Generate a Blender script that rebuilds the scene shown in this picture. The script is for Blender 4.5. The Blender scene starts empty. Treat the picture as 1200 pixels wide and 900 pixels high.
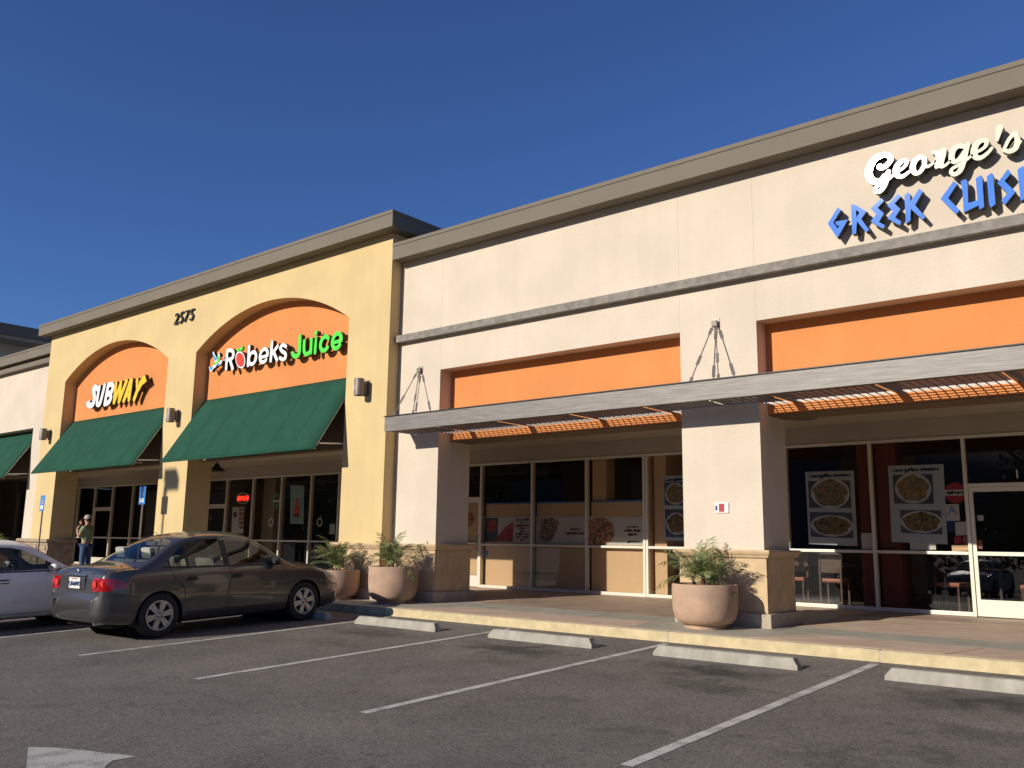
import bpy, bmesh, math, random
import numpy as np
from mathutils import Vector, Matrix
from mathutils.geometry import tessellate_polygon

random.seed(7)
PI = math.pi
scene = bpy.context.scene
COL = scene.collection

# ------------------------------------------------------------------ camera, sky, sun, exposure
FPX = 1033.26
CAM_Z = 1.30
# rows of ROT = world axes seen in camera space (x right, y down, z forward)
ROT = np.array([[0.77066448, -0.10092413, -0.62919836],
                [0.63708603, 0.143809, 0.75725845],
                [0.01405873, -0.98444567, 0.17512585]])
cam = bpy.data.cameras.new('camera')
cam_o = bpy.data.objects.new('camera', cam)
COL.objects.link(cam_o)
M = Matrix([[ROT[i][0], -ROT[i][1], -ROT[i][2]] for i in range(3)])
cam_o.matrix_world = Matrix.Translation((0, 0, CAM_Z)) @ M.to_4x4()
cam.sensor_fit = 'HORIZONTAL'
cam.sensor_width = 36.0
cam.lens = 36.0 * FPX / 1200.0
cam.clip_start = 0.05
cam.clip_end = 6000
scene.camera = cam_o

SUN_DIR = Vector((0.30, 1.0, -0.44)).normalized()      # the way the light travels
SUN_EL = math.asin(-SUN_DIR.z)
SUN_AZ = math.atan2(-SUN_DIR.x, -SUN_DIR.y)            # compass angle of the sun from +Y towards +X
world = bpy.data.worlds.new('World')
scene.world = world
world.use_nodes = True
wn = world.node_tree
for n in list(wn.nodes):
    wn.nodes.remove(n)
sky = wn.nodes.new('ShaderNodeTexSky')
sky.sky_type = 'NISHITA'
sky.sun_disc = False
sky.sun_elevation = SUN_EL
sky.sun_rotation = SUN_AZ
sky.altitude = 300
sky.air_density = 1.0
sky.dust_density = 0.0
sky.ozone_density = 8.5
bg = wn.nodes.new('ShaderNodeBackground')
bg.inputs['Strength'].default_value = 0.092
wo = wn.nodes.new('ShaderNodeOutputWorld')
tint = wn.nodes.new('ShaderNodeMix')                    # camera white balance of a clear blue sky, same in every direction
tint.data_type = 'RGBA'; tint.blend_type = 'MULTIPLY'; tint.inputs[0].default_value = 1.0
tint.inputs[7].default_value = (1.03, 0.965, 1.13, 1)
wn.links.new(sky.outputs[0], tint.inputs[6])
wn.links.new(tint.outputs[2], bg.inputs[0])
wn.links.new(bg.outputs[0], wo.inputs[0])

sun = bpy.data.lights.new('sun', 'SUN')
sun.energy = 5.0
sun.angle = math.radians(0.5)
sun.color = (1.0, 0.935, 0.83)
sun_o = bpy.data.objects.new('sun', sun)
COL.objects.link(sun_o)
sun_o.location = (-15, -40, 25)
sun_o.rotation_euler = SUN_DIR.to_track_quat('-Z', 'Y').to_euler()

vs = scene.view_settings
vs.view_transform = 'Standard'
vs.look = 'None'
vs.exposure = 0.0
vs.gamma = 1.0
vs.use_curve_mapping = False
scene.render.engine = 'CYCLES'
scene.render.resolution_x = 1024
scene.render.resolution_y = 768


# ------------------------------------------------------------------ photo pixel helpers
def ray(px, py):
    return ROT @ np.array([px - 600.0, py - 450.0, FPX])


def on_y(px, py, y):
    r = ray(px, py)
    t = y / r[1]
    return Vector((t * r[0], y, CAM_Z + t * r[2]))


# ------------------------------------------------------------------ mesh builder
class MB:
    def __init__(self):
        self.v, self.f, self.m = [], [], []

    def add(self, verts, faces, mi=0):
        b = len(self.v)
        self.v += [tuple(p) for p in verts]
        self.f += [tuple(b + i for i in q) for q in faces]
        self.m += [mi] * len(faces)
        return self

    def box(self, x0, x1, y0, y1, z0, z1, mi=0):
        return self.add([(x0, y0, z0), (x1, y0, z0), (x1, y1, z0), (x0, y1, z0), (x0, y0, z1), (x1, y0, z1), (x1, y1, z1), (x0, y1, z1)],
                        [(0, 3, 2, 1), (4, 5, 6, 7), (0, 1, 5, 4), (1, 2, 6, 5), (2, 3, 7, 6), (3, 0, 4, 7)], mi)

    def bbox(self, x0, x1, y0, y1, z0, z1, b=0.01, mi=0):
        """box with chamfered edges"""
        bm = bmesh.new()
        mb = MB().box(x0, x1, y0, y1, z0, z1)
        vs_ = [bm.verts.new(p) for p in mb.v]
        for q in mb.f:
            bm.faces.new([vs_[i] for i in q])
        bmesh.ops.bevel(bm, geom=bm.edges[:], offset=b, segments=2, profile=0.6, affect='EDGES')
        bm.verts.index_update()
        self.add([p.co[:] for p in bm.verts], [[p.index for p in q.verts] for q in bm.faces], mi)
        bm.free()
        return self

    def prism_xz(self, poly, y0, y1, mi=0, side_mi=None):
        """polygon in (x,z) pushed from y0 to y1"""
        n = len(poly)
        tris = tessellate_polygon([[Vector((p[0], p[1], 0)) for p in poly]])
        sm = mi if side_mi is None else side_mi
        vv = [(p[0], y0, p[1]) for p in poly] + [(p[0], y1, p[1]) for p in poly]
        b = len(self.v)
        self.v += vv
        for t in tris:
            a, b2, c = [Vector((poly[i][0], poly[i][1])) for i in t]
            ccw = (b2 - a).cross(c - a) > 0
            t = tuple(t) if ccw else tuple(reversed(t))
            self.f.append(tuple(b + i for i in t)); self.m.append(mi)
            self.f.append(tuple(b + n + i for i in reversed(t))); self.m.append(mi)
        area = sum(poly[i][0] * poly[(i + 1) % n][1] - poly[(i + 1) % n][0] * poly[i][1] for i in range(n))
        for i in range(n):
            j = (i + 1) % n
            q = (b + j, b + i, b + n + i, b + n + j) if area > 0 else (b + i, b + j, b + n + j, b + n + i)
            self.f.append(q); self.m.append(sm)
        return self

    def prism_yz(self, poly, x0, x1, mi=0):
        t = MB().prism_xz(poly, x0, x1, mi)
        # swap axes (x,y,z) -> (y,x,z) and flip faces
        b = len(self.v)
        self.v += [(p[1], p[0], p[2]) for p in t.v]
        self.f += [tuple(b + i for i in reversed(q)) for q in t.f]
        self.m += t.m
        return self

    def tube(self, pts, r, n=8, mi=0, cap=True):
        pts = [Vector(p) for p in pts]
        rr = r if isinstance(r, (list, tuple)) else [r] * len(pts)
        b = len(self.v)
        up = None
        for i, p in enumerate(pts):
            d = (pts[min(i + 1, len(pts) - 1)] - pts[max(i - 1, 0)]).normalized()
            if up is None:
                up = Vector((0, 0, 1)) if abs(d.z) < 0.9 else Vector((1, 0, 0))
            a = d.cross(up).normalized()
            up = a.cross(d).normalized()
            for k in range(n):
                t = 2 * PI * k / n
                self.v.append(tuple(p + (a * math.cos(t) + up * math.sin(t)) * rr[i]))
        for i in range(len(pts) - 1):
            for k in range(n):
                k2 = (k + 1) % n
                self.f.append((b + i * n + k, b + i * n + k2, b + (i + 1) * n + k2, b + (i + 1) * n + k)); self.m.append(mi)
        if cap:
            self.f.append(tuple(b + k for k in reversed(range(n)))); self.m.append(mi)
            e = b + (len(pts) - 1) * n
            self.f.append(tuple(e + k for k in range(n))); self.m.append(mi)
        return self

    def lathe(self, prof, n=32, c=(0, 0, 0), axis='z', mi=0, close=False):
        """profile of (r, h)"""
        b = len(self.v)
        for (r, h) in prof:
            for k in range(n):
                t = 2 * PI * k / n
                x, y = r * math.cos(t), r * math.sin(t)
                if axis == 'z':
                    p = (c[0] + x, c[1] + y, c[2] + h)
                elif axis == 'x':
                    p = (c[0] + h, c[1] + x, c[2] + y)
                else:
                    p = (c[0] + y, c[1] + h, c[2] + x)
                self.v.append(p)
        m = len(prof)
        for i in range(m if close else m - 1):
            i2 = (i + 1) % m
            for k in range(n):
                k2 = (k + 1) % n
                self.f.append((b + i * n + k, b + i * n + k2, b + i2 * n + k2, b + i2 * n + k)); self.m.append(mi)
        return self

    def disc(self, c, r, axis='y', n=24, mi=0, sz=1.0):
        b = len(self.v)
        for k in range(n):
            t = 2 * PI * k / n
            x, y = r * math.cos(t), r * sz * math.sin(t)
            p = {'y': (c[0] + x, c[1], c[2] + y), 'x': (c[0], c[1] + x, c[2] + y), 'z': (c[0] + x, c[1] + y, c[2])}[axis]
            self.v.append(p)
        self.f.append(tuple(b + k for k in range(n))); self.m.append(mi)
        return self

    def ball(self, c, rx, ry, rz, n=12, m=8, mi=0):
        prof = [(max(1e-4, math.sin(PI * i / m)), -math.cos(PI * i / m)) for i in range(m + 1)]
        t = MB().lathe(prof, n)
        return self.add([(c[0] + p[0] * rx, c[1] + p[1] * ry, c[2] + p[2] * rz) for p in t.v], t.f, mi)


ORIGIN = {}


def mesh_of(name, mb, mats, smooth=False, shift=(0, 0, 0)):
    me = bpy.data.meshes.new(name)
    sx, sy, sz = shift
    me.from_pydata([(p[0] - sx, p[1] - sy, p[2] - sz) for p in mb.v], [], mb.f)
    for m_ in (mats if isinstance(mats, (list, tuple)) else [mats]):
        me.materials.append(m_)
    if len(me.materials) > 1:
        me.polygons.foreach_set('material_index', mb.m[:len(me.polygons)])
    bm = bmesh.new()
    bm.from_mesh(me)
    bmesh.ops.recalc_face_normals(bm, faces=bm.faces[:])
    bm.to_mesh(me)
    bm.free()
    if smooth:
        me.polygons.foreach_set('use_smooth', [True] * len(me.polygons))
        if smooth != 'all':
            me.set_sharp_from_angle(angle=math.radians(38))
    me.update()
    return me


def tag(o, label=None, cat=None, group=None, kind=None):
    if label: o['label'] = label
    if cat: o['category'] = cat
    if group: o['group'] = group
    if kind: o['kind'] = kind
    return o


def obj(name, mb, mats, parent=None, smooth=False, origin=None):
    """one mesh object; vertices are given in the frame of the outermost thing's parent (world for most things)"""
    a = np.array(mb.v)
    if origin is None:
        lo, hi = a.min(0), a.max(0)
        origin = ((lo[0] + hi[0]) / 2, (lo[1] + hi[1]) / 2, lo[2])
    origin = tuple(float(c) for c in origin)
    o = bpy.data.objects.new(name, mesh_of(name, mb, mats, smooth, origin))
    COL.objects.link(o)
    if parent is not None:
        o.parent = parent
        po = ORIGIN[parent.name]
        o.location = (origin[0] - po[0], origin[1] - po[1], origin[2] - po[2])
    else:
        o.location = origin
    ORIGIN[o.name] = origin
    return o


def inst(name, mesh, loc, parent=None, rot=(0, 0, 0), scale=(1, 1, 1)):
    o = bpy.data.objects.new(name, mesh)
    COL.objects.link(o)
    o.rotation_euler = rot
    o.scale = scale
    loc = tuple(float(c) for c in loc)
    if parent is not None:
        o.parent = parent
        po = ORIGIN[parent.name]
        o.location = (loc[0] - po[0], loc[1] - po[1], loc[2] - po[2])
    else:
        o.location = loc
    ORIGIN[o.name] = loc
    return o


def thing(name, label, cat, loc=(0, 0, 0), group=None):
    o = bpy.data.objects.new(name, None)
    o.empty_display_size = 0.2
    COL.objects.link(o)
    o.location = loc
    ORIGIN[o.name] = tuple(loc)
    return tag(o, label, cat, group)


def copy_tree(o, parent=None):
    c = o.copy()
    COL.objects.link(c)
    c.parent = parent
    ORIGIN[c.name] = ORIGIN.get(o.name, (0, 0, 0))
    for ch in list(o.children):
        copy_tree(ch, c)
    return c


# ------------------------------------------------------------------ materials
def nodes_of(m):
    m.use_nodes = True
    nt = m.node_tree
    return nt, nt.nodes, nt.links, nt.nodes['Principled BSDF']


def mat(name, col, rough=0.7, metal=0.0, var=0.08, scale=3.0, bump=0.0, bscale=120.0, spec=0.5, coat=0.0, emit=None, estr=1.0, var2=None, detail=6):
    """plain surface with a little uneven tone and fine relief"""
    m = bpy.data.materials.new(name)
    nt, N, L, p = nodes_of(m)
    p.inputs['Roughness'].default_value = rough
    p.inputs['Metallic'].default_value = metal
    p.inputs['Specular IOR Level'].default_value = spec
    p.inputs['Coat Weight'].default_value = coat
    if coat: p.inputs['Coat Roughness'].default_value = 0.05
    tc = N.new('ShaderNodeTexCoord')
    geo = N.new('ShaderNodeNewGeometry')
    if var > 0:
        no = N.new('ShaderNodeTexNoise')
        no.inputs['Scale'].default_value = scale
        no.inputs['Detail'].default_value = detail
        no.inputs['Roughness'].default_value = 0.6
        L.new(geo.outputs['Position'], no.inputs['Vector'])
        rp = N.new('ShaderNodeValToRGB')
        rp.color_ramp.elements[0].position = 0.3
        rp.color_ramp.elements[1].position = 0.7
        c0 = [max(0, c * (1 - var)) for c in col]
        c1 = [min(1, c * (1 + var)) for c in col] if var2 is None else var2
        rp.color_ramp.elements[0].color = (*c0, 1)
        rp.color_ramp.elements[1].color = (*c1, 1)
        L.new(no.outputs['Fac'], rp.inputs[0])
        L.new(rp.outputs[0], p.inputs['Base Color'])
    else:
        p.inputs['Base Color'].default_value = (*col, 1)
    if bump > 0:
        nb = N.new('ShaderNodeTexNoise')
        nb.inputs['Scale'].default_value = bscale
        nb.inputs['Detail'].default_value = 4
        L.new(geo.outputs['Position'], nb.inputs['Vector'])
        bp = N.new('ShaderNodeBump')
        bp.inputs['Strength'].default_value = bump
        bp.inputs['Distance'].default_value = 0.01
        L.new(nb.outputs['Fac'], bp.inputs['Height'])
        L.new(bp.outputs[0], p.inputs['Normal'])
    if emit:
        p.inputs['Emission Color'].default_value = (*emit, 1)
        p.inputs['Emission Strength'].default_value = estr
    return m


def stucco(name, col, streak=0.06):
    """trowelled stucco: soft blotches, faint vertical weather streaks, fine sand relief"""
    m = bpy.data.materials.new(name)
    nt, N, L, p = nodes_of(m)
    p.inputs['Roughness'].default_value = 0.92
    p.inputs['Specular IOR Level'].default_value = 0.25
    geo = N.new('ShaderNodeNewGeometry')
    n1 = N.new('ShaderNodeTexNoise'); n1.inputs['Scale'].default_value = 1.1; n1.inputs['Detail'].default_value = 7
    L.new(geo.outputs['Position'], n1.inputs['Vector'])
    mp = N.new('ShaderNodeMapping'); mp.inputs['Scale'].default_value = (2.2, 2.2, 0.12)
    L.new(geo.outputs['Position'], mp.inputs['Vector'])
    n2 = N.new('ShaderNodeTexNoise'); n2.inputs['Scale'].default_value = 2.5; n2.inputs['Detail'].default_value = 5
    L.new(mp.outputs[0], n2.inputs['Vector'])
    ad = N.new('ShaderNodeMath'); ad.operation = 'MULTIPLY_ADD'; ad.inputs[1].default_value = 0.3
    L.new(n2.outputs['Fac'], ad.inputs[0]); L.new(n1.outputs['Fac'], ad.inputs[2])
    rp = N.new('ShaderNodeValToRGB')
    rp.color_ramp.elements[0].position = 0.5; rp.color_ramp.elements[1].position = 0.82
    rp.color_ramp.elements[0].color = (*[c * (1 - streak * 1.4) for c in col], 1)
    rp.color_ramp.elements[1].color = (*[min(1, c * (1 + streak * 0.5)) for c in col], 1)
    L.new(ad.outputs[0], rp.inputs[0]); L.new(rp.outputs[0], p.inputs['Base Color'])
    n3 = N.new('ShaderNodeTexNoise'); n3.inputs['Scale'].default_value = 26; n3.inputs['Detail'].default_value = 8; n3.inputs['Roughness'].default_value = 0.7
    L.new(geo.outputs['Position'], n3.inputs['Vector'])
    bp = N.new('ShaderNodeBump'); bp.inputs['Strength'].default_value = 0.6; bp.inputs['Distance'].default_value = 0.014
    L.new(n3.outputs['Fac'], bp.inputs['Height']); L.new(bp.outputs[0], p.inputs['Normal'])
    return m


def glass(name, tint=(0.55, 0.6, 0.58), refl=1.0, ior=1.5):
    m = bpy.data.materials.new(name)
    m.use_nodes = True
    nt = m.node_tree
    N, L = nt.nodes, nt.links
    for n in list(N): N.remove(n)
    out = N.new('ShaderNodeOutputMaterial')
    tr = N.new('ShaderNodeBsdfTransparent'); tr.inputs[0].default_value = (*tint, 1)
    gl = N.new('ShaderNodeBsdfGlossy'); gl.inputs['Roughness'].default_value = 0.0; gl.inputs[0].default_value = (refl, refl, refl, 1)
    geo = N.new('ShaderNodeNewGeometry')
    nz = N.new('ShaderNodeTexNoise'); nz.inputs['Scale'].default_value = 0.9; nz.inputs['Detail'].default_value = 1
    L.new(geo.outputs['Position'], nz.inputs['Vector'])
    bp = N.new('ShaderNodeBump'); bp.inputs['Strength'].default_value = 0.05; bp.inputs['Distance'].default_value = 0.02
    L.new(nz.outputs['Fac'], bp.inputs['Height']); L.new(bp.outputs[0], gl.inputs['Normal'])
    # same reflectance from either side of the thin pane
    fr = N.new('ShaderNodeFresnel')
    io = N.new('ShaderNodeMapRange'); io.inputs['To Min'].default_value = ior; io.inputs['To Max'].default_value = 1 / ior
    L.new(geo.outputs['Backfacing'], io.inputs['Value']); L.new(io.outputs[0], fr.inputs['IOR'])
    mx = N.new('ShaderNodeMixShader')
    L.new(fr.outputs[0], mx.inputs[0]); L.new(tr.outputs[0], mx.inputs[1]); L.new(gl.outputs[0], mx.inputs[2])
    L.new(mx.outputs[0], out.inputs[0])
    return m


MAT = {}
MAT['cream'] = stucco('cream_stucco', (0.652, 0.555, 0.435), 0.05)
MAT['yellow'] = stucco('yellow_stucco', (0.65, 0.488, 0.24), 0.05)
MAT['orange'] = stucco('orange_stucco', (0.69, 0.262, 0.085), 0.06)
MAT['gray'] = stucco('grey_taupe_stucco', (0.195, 0.167, 0.128), 0.04)
MAT['band'] = mat('weathered_grey_band', (0.225, 0.20, 0.165), 0.85, var=0.28, scale=9, bump=0.3, bscale=40)
MAT['steel'] = mat('painted_grey_steel', (0.225, 0.20, 0.175), 0.52, 0.25, var=0.16, scale=5, bump=0.1, bscale=30)
MAT['grate'] = mat('galvanised_grating', (0.30, 0.28, 0.25), 0.5, 0.5, var=0.15)
MAT['tan'] = mat('tan_cast_stone', (0.56, 0.40, 0.225), 0.85, var=0.14, scale=5, bump=0.3, bscale=60)
MAT['ledge'] = mat('brown_ledge_stone', (0.36, 0.27, 0.18), 0.9, var=0.3, scale=9, bump=0.6, bscale=30)
MAT['plinth'] = mat('concrete_plinth', (0.42, 0.35, 0.26), 0.9, var=0.12, scale=7, bump=0.3, bscale=60)
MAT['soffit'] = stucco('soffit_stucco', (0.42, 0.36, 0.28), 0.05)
MAT['brown'] = stucco('shaded_brown_stucco', (0.20, 0.135, 0.08), 0.05)  # shade put into the colour, for beam undersides and panels behind awnings
MAT['alum'] = mat('cream_aluminium_frame', (0.66, 0.61, 0.50), 0.4, 0.2, var=0.05, scale=2)
MAT['glass'] = glass('storefront_glass', (0.90, 0.89, 0.87), 1.0, 1.36)
MAT['awning'] = mat('green_awning_canvas', (0.019, 0.073, 0.046), 0.95, spec=0.15, var=0.12, scale=2.2, bump=0.12, bscale=300)
MAT['white_metal'] = mat('white_painted_metal', (0.75, 0.74, 0.70), 0.5, var=0.04)
MAT['black'] = mat('black_sign_metal', (0.018, 0.016, 0.014), 0.5, var=0.1)
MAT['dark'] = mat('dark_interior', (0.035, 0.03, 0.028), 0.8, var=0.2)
MAT['bronze'] = mat('bronze_lamp_metal', (0.20, 0.16, 0.135), 0.5, 0.25, var=0.12, scale=8)
MAT['white_face'] = mat('white_acrylic', (0.86, 0.86, 0.82), 0.22, var=0.03)
MAT['cream_face'] = mat('cream_acrylic', (0.78, 0.74, 0.55), 0.07, var=0.03, spec=0.4)
MAT['blue_face'] = mat('blue_acrylic', (0.085, 0.22, 0.66), 0.05, var=0.05, spec=0.3)
MAT['green_face'] = mat('green_acrylic', (0.10, 0.74, 0.06), 0.3, var=0.03)
MAT['yellow_face'] = mat('yellow_acrylic', (0.88, 0.53, 0.02), 0.3, var=0.03)
MAT['red_face'] = mat('red_acrylic', (0.75, 0.06, 0.02), 0.3, var=0.03)
MAT['sky_blue_face'] = mat('sky_blue_acrylic', (0.05, 0.33, 0.75), 0.3, var=0.03)
MAT['terracotta'] = mat('sandy_terracotta', (0.44, 0.30, 0.205), 0.9, var=0.16, scale=4, bump=0.4, bscale=60, var2=(0.54, 0.345, 0.225))
MAT['soil'] = mat('planter_soil', (0.05, 0.035, 0.022), 0.95, var=0.3, scale=20, bump=0.8, bscale=30)
MAT['frond'] = mat('palm_leaf_green', (0.11, 0.165, 0.045), 0.5, var=0.4, scale=9, var2=(0.32, 0.34, 0.12))
MAT['concrete'] = mat('pale_concrete', (0.40, 0.36, 0.29), 0.9, var=0.16, scale=10, bump=0.35, bscale=50)
MAT['paper'] = mat('white_paper', (0.66, 0.65, 0.62), 0.7, var=0.05)
MAT['poster'] = mat('pale_blue_poster', (0.50, 0.57, 0.62), 0.5, var=0.06)
MAT['redwall'] = mat('dark_red_paint', (0.15, 0.018, 0.014), 0.6, var=0.08)
MAT['tanboard'] = mat('tan_painted_board', (0.70, 0.48, 0.275), 0.75, var=0.05, scale=1.3)
MAT['intwall'] = mat('interior_plaster', (0.22, 0.18, 0.14), 0.8, var=0.06)
MAT['intfloor'] = mat('interior_tile', (0.20, 0.17, 0.14), 0.4, var=0.15)
MAT['vinyl'] = mat('red_brown_vinyl', (0.30, 0.095, 0.055), 0.45, var=0.1)
MAT['wood'] = mat('dark_wood', (0.075, 0.04, 0.024), 0.4, var=0.25, scale=12)
MAT['rubber'] = mat('black_rubber', (0.018, 0.018, 0.018), 0.75, var=0.2)
MAT['blue_sign'] = mat('blue_sign_sheet', (0.05, 0.22, 0.58), 0.4, var=0.06)
MAT['galv'] = mat('galvanised_pole', (0.36, 0.33, 0.28), 0.5, 0.3, var=0.1)
MAT['roof'] = mat('roof_membrane', (0.3, 0.29, 0.27), 0.9, var=0.1)

# ------------------------------------------------------------------ ground
YK = 10.70            # foot of the kerb
SLOPE = 0.0344        # the lot rises gently towards the shops


def lot_z(y):
    return SLOPE * (max(y, -40.0) - YK)


def walk_z(y):
    return 0.135 + 0.013 * (y - YK)


def asphalt_material():
    m = bpy.data.materials.new('worn_asphalt')
    nt, N, L, p = nodes_of(m)
    p.inputs['Roughness'].default_value = 0.85
    p.inputs['Specular IOR Level'].default_value = 0.35
    geo = N.new('ShaderNodeNewGeometry')

    def noise(scale, detail, rough=0.6, vec=None):
        n = N.new('ShaderNodeTexNoise')
        n.inputs['Scale'].default_value = scale; n.inputs['Detail'].default_value = detail; n.inputs['Roughness'].default_value = rough
        L.new(vec or geo.outputs['Position'], n.inputs['Vector'])
        return n.outputs['Fac']

    def ramp(v, a, b, ca, cb):
        r = N.new('ShaderNodeValToRGB')
        r.color_ramp.elements[0].position = a; r.color_ramp.elements[1].position = b
        r.color_ramp.elements[0].color = (*ca, 1); r.color_ramp.elements[1].color = (*cb, 1)
        L.new(v, r.inputs[0]); return r.outputs[0]

    def mul(a, b, fac=1.0):
        x = N.new('ShaderNodeMix'); x.data_type = 'RGBA'; x.blend_type = 'MULTIPLY'; x.inputs[0].default_value = fac
        L.new(a, x.inputs[6]); L.new(b, x.inputs[7]); return x.outputs[2]
    base = ramp(noise(0.7, 6), 0.33, 0.7, (0.135, 0.122, 0.105), (0.19, 0.172, 0.148))
    speck = ramp(noise(120, 3, 0.85), 0.36, 0.66, (0.30, 0.30, 0.30), (1.85, 1.82, 1.76))
    c = mul(base, speck)
    speck2 = ramp(noise(30, 4, 0.85), 0.38, 0.62, (0.66, 0.66, 0.66), (1.28, 1.27, 1.26))
    c = mul(c, speck2)
    # drip spots and dark worn parking centres
    spots = ramp(noise(4.5, 5, 0.72), 0.585, 0.66, (1, 1, 1), (0.52, 0.5, 0.48))
    c = mul(c, spots, 0.6)
    blot = ramp(noise(1.6, 5, 0.65), 0.44, 0.62, (1, 1, 1), (0.66, 0.65, 0.63))
    c = mul(c, blot, 0.35)
    wob = N.new('ShaderNodeTexNoise'); wob.inputs['Scale'].default_value = 3.2; wob.inputs['Detail'].default_value = 4
    L.new(geo.outputs['Position'], wob.inputs['Vector'])
    wv = N.new('ShaderNodeVectorMath'); wv.operation = 'MULTIPLY_ADD'
    wv.inputs[1].default_value = (1.3, 1.3, 0); L.new(wob.outputs['Color'], wv.inputs[0]); L.new(geo.outputs['Position'], wv.inputs[2])
    for (sx, sy, rx, ry, dk) in [(-10.1, 9.05, 0.95, 0.5, .5), (-7.4, 9.0, 1.0, 0.5, .42), (-4.7, 9.05, 1.05, 0.5, .36), (-2.0, 9.05, 1.0, 0.5, .4),
                                 (-4.2, 8.3, 0.8, 0.35, .62), (-1.6, 7.7, 0.8, 0.4, .62), (-7.0, 8.1, 0.6, 0.3, .7), (-2.5, 6.4, .5, .3, .75), (-9.7, 8.0, .7, .3, .75), (-5.2, 6.9, .5, .25, .72), (-3.9, 6.2, .35, .2, .7), (-1.9, 6.9, .3, .2, .65)]:
        sb = N.new('ShaderNodeVectorMath'); sb.operation = 'SUBTRACT'; sb.inputs[1].default_value = (sx + .65, sy + .65, 0)
        L.new(wv.outputs[0], sb.inputs[0])
        sc = N.new('ShaderNodeVectorMath'); sc.operation = 'MULTIPLY'; sc.inputs[1].default_value = (1 / rx, 1 / ry, 0)
        L.new(sb.outputs[0], sc.inputs[0])
        ln = N.new('ShaderNodeVectorMath'); ln.operation = 'LENGTH'
        L.new(sc.outputs[0], ln.inputs[0])
        c = mul(c, ramp(ln.outputs['Value'], 0.25, 1.25, (dk, dk, dk * .97), (1, 1, 1)))
    # hairline cracks
    vor = N.new('ShaderNodeTexVoronoi'); vor.feature = 'DISTANCE_TO_EDGE'; vor.inputs['Scale'].default_value = 0.28
    L.new(wv.outputs[0], vor.inputs['Vector'])
    c = mul(c, ramp(vor.outputs['Distance'], 0.0, 0.006, (0.5, 0.5, 0.5), (1, 1, 1)), 0.6)
    L.new(c, p.inputs['Base Color'])
    bp = N.new('ShaderNodeBump'); bp.inputs['Strength'].default_value = 0.9; bp.inputs['Distance'].default_value = 0.006
    L.new(noise(150, 3, 0.7), bp.inputs['Height']); L.new(bp.outputs[0], p.inputs['Normal'])
    return m


def paint_material(name, col):
    """thin worn road paint with the asphalt grain showing through"""
    m = bpy.data.materials.new(name)
    nt, N, L, p = nodes_of(m)
    p.inputs['Roughness'].default_value = 0.8
    geo = N.new('ShaderNodeNewGeometry')
    n1 = N.new('ShaderNodeTexNoise'); n1.inputs['Scale'].default_value = 70; n1.inputs['Detail'].default_value = 5; n1.inputs['Roughness'].default_value = 0.75
    n2 = N.new('ShaderNodeTexNoise'); n2.inputs['Scale'].default_value = 5; n2.inputs['Detail'].default_value = 5
    L.new(geo.outputs['Position'], n1.inputs['Vector']); L.new(geo.outputs['Position'], n2.inputs['Vector'])
    ad = N.new('ShaderNodeMath'); ad.operation = 'MULTIPLY_ADD'; ad.inputs[1].default_value = 0.6
    L.new(n2.outputs['Fac'], ad.inputs[0]); L.new(n1.outputs['Fac'], ad.inputs[2])
    rp = N.new('ShaderNodeValToRGB')
    rp.color_ramp.elements[0].position = 0.65; rp.color_ramp.elements[1].position = 0.80
    rp.color_ramp.elements[0].color = (0.16, 0.145, 0.125, 1); rp.color_ramp.elements[1].color = (*col, 1)
    L.new(ad.outputs[0], rp.inputs[0]); L.new(rp.outputs[0], p.inputs['Base Color'])
    bp = N.new('ShaderNodeBump'); bp.inputs['Strength'].default_value = 0.5; bp.inputs['Distance'].default_value = 0.004
    L.new(n1.outputs['Fac'], bp.inputs['Height']); L.new(bp.outputs[0], p.inputs['Normal'])
    return m


MAT['asphalt'] = asphalt_material()
MAT['line'] = paint_material('worn_white_paint', (0.52, 0.49, 0.43))
MAT['arrowpaint'] = paint_material('worn_white_arrow_paint', (0.42, 0.41, 0.37))
MAT['terrain'] = mat('dry_ground', (0.2, 0.17, 0.12), 0.95, var=0.2, scale=0.05)

mb = MB()
ys = [YK + 0.05, 0, -40, -60, -2500]
zs = [lot_z(y) for y in ys[:3]] + [lot_z(-40)] * 2
for i in range(len(ys) - 1):
    mb.add([(-2500, ys[i + 1], zs[i + 1]), (2500, ys[i + 1], zs[i + 1]), (2500, ys[i], zs[i]), (-2500, ys[i], zs[i])], [(0, 1, 2, 3)])
lot = tag(obj('parking_lot', mb, MAT['asphalt'], origin=(0, 0, 0)), kind='structure')
mb = MB().add([(-2500, YK + .3, -0.05), (2500, YK + .3, -0.05), (2500, 2500, -0.05), (-2500, 2500, -0.05)], [(0, 1, 2, 3)])
tag(obj('ground', mb, MAT['terrain'], origin=(0, 0, 0)), kind='structure')


def lot_sheet(poly, dz=0.004):
    return MB().add([(x, y, lot_z(y) + dz) for x, y in poly], [tuple(range(len(poly)))])


stalls = [-3.405 - 2.665 * k for k in range(-3, 9)]
for x in stalls:
    obj('parking_line', lot_sheet([(x - .05, 5.36), (x + .05, 5.36), (x + .05, 10.55), (x - .05, 10.55)]), MAT['line'], lot)
# the tip of a worn traffic arrow in the aisle
obj('painted_arrow', lot_sheet([(-7.17, 3.06), (-6.98, 3.18), (-6.73, 3.28), (-6.27, 3.43), (-6.30, 3.27), (-6.21, 3.18), (-5.9, 2.99), (-5.39, 2.47), (-6.01, 2.57), (-6.60, 2.82)]), MAT['arrowpaint'], lot)

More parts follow.
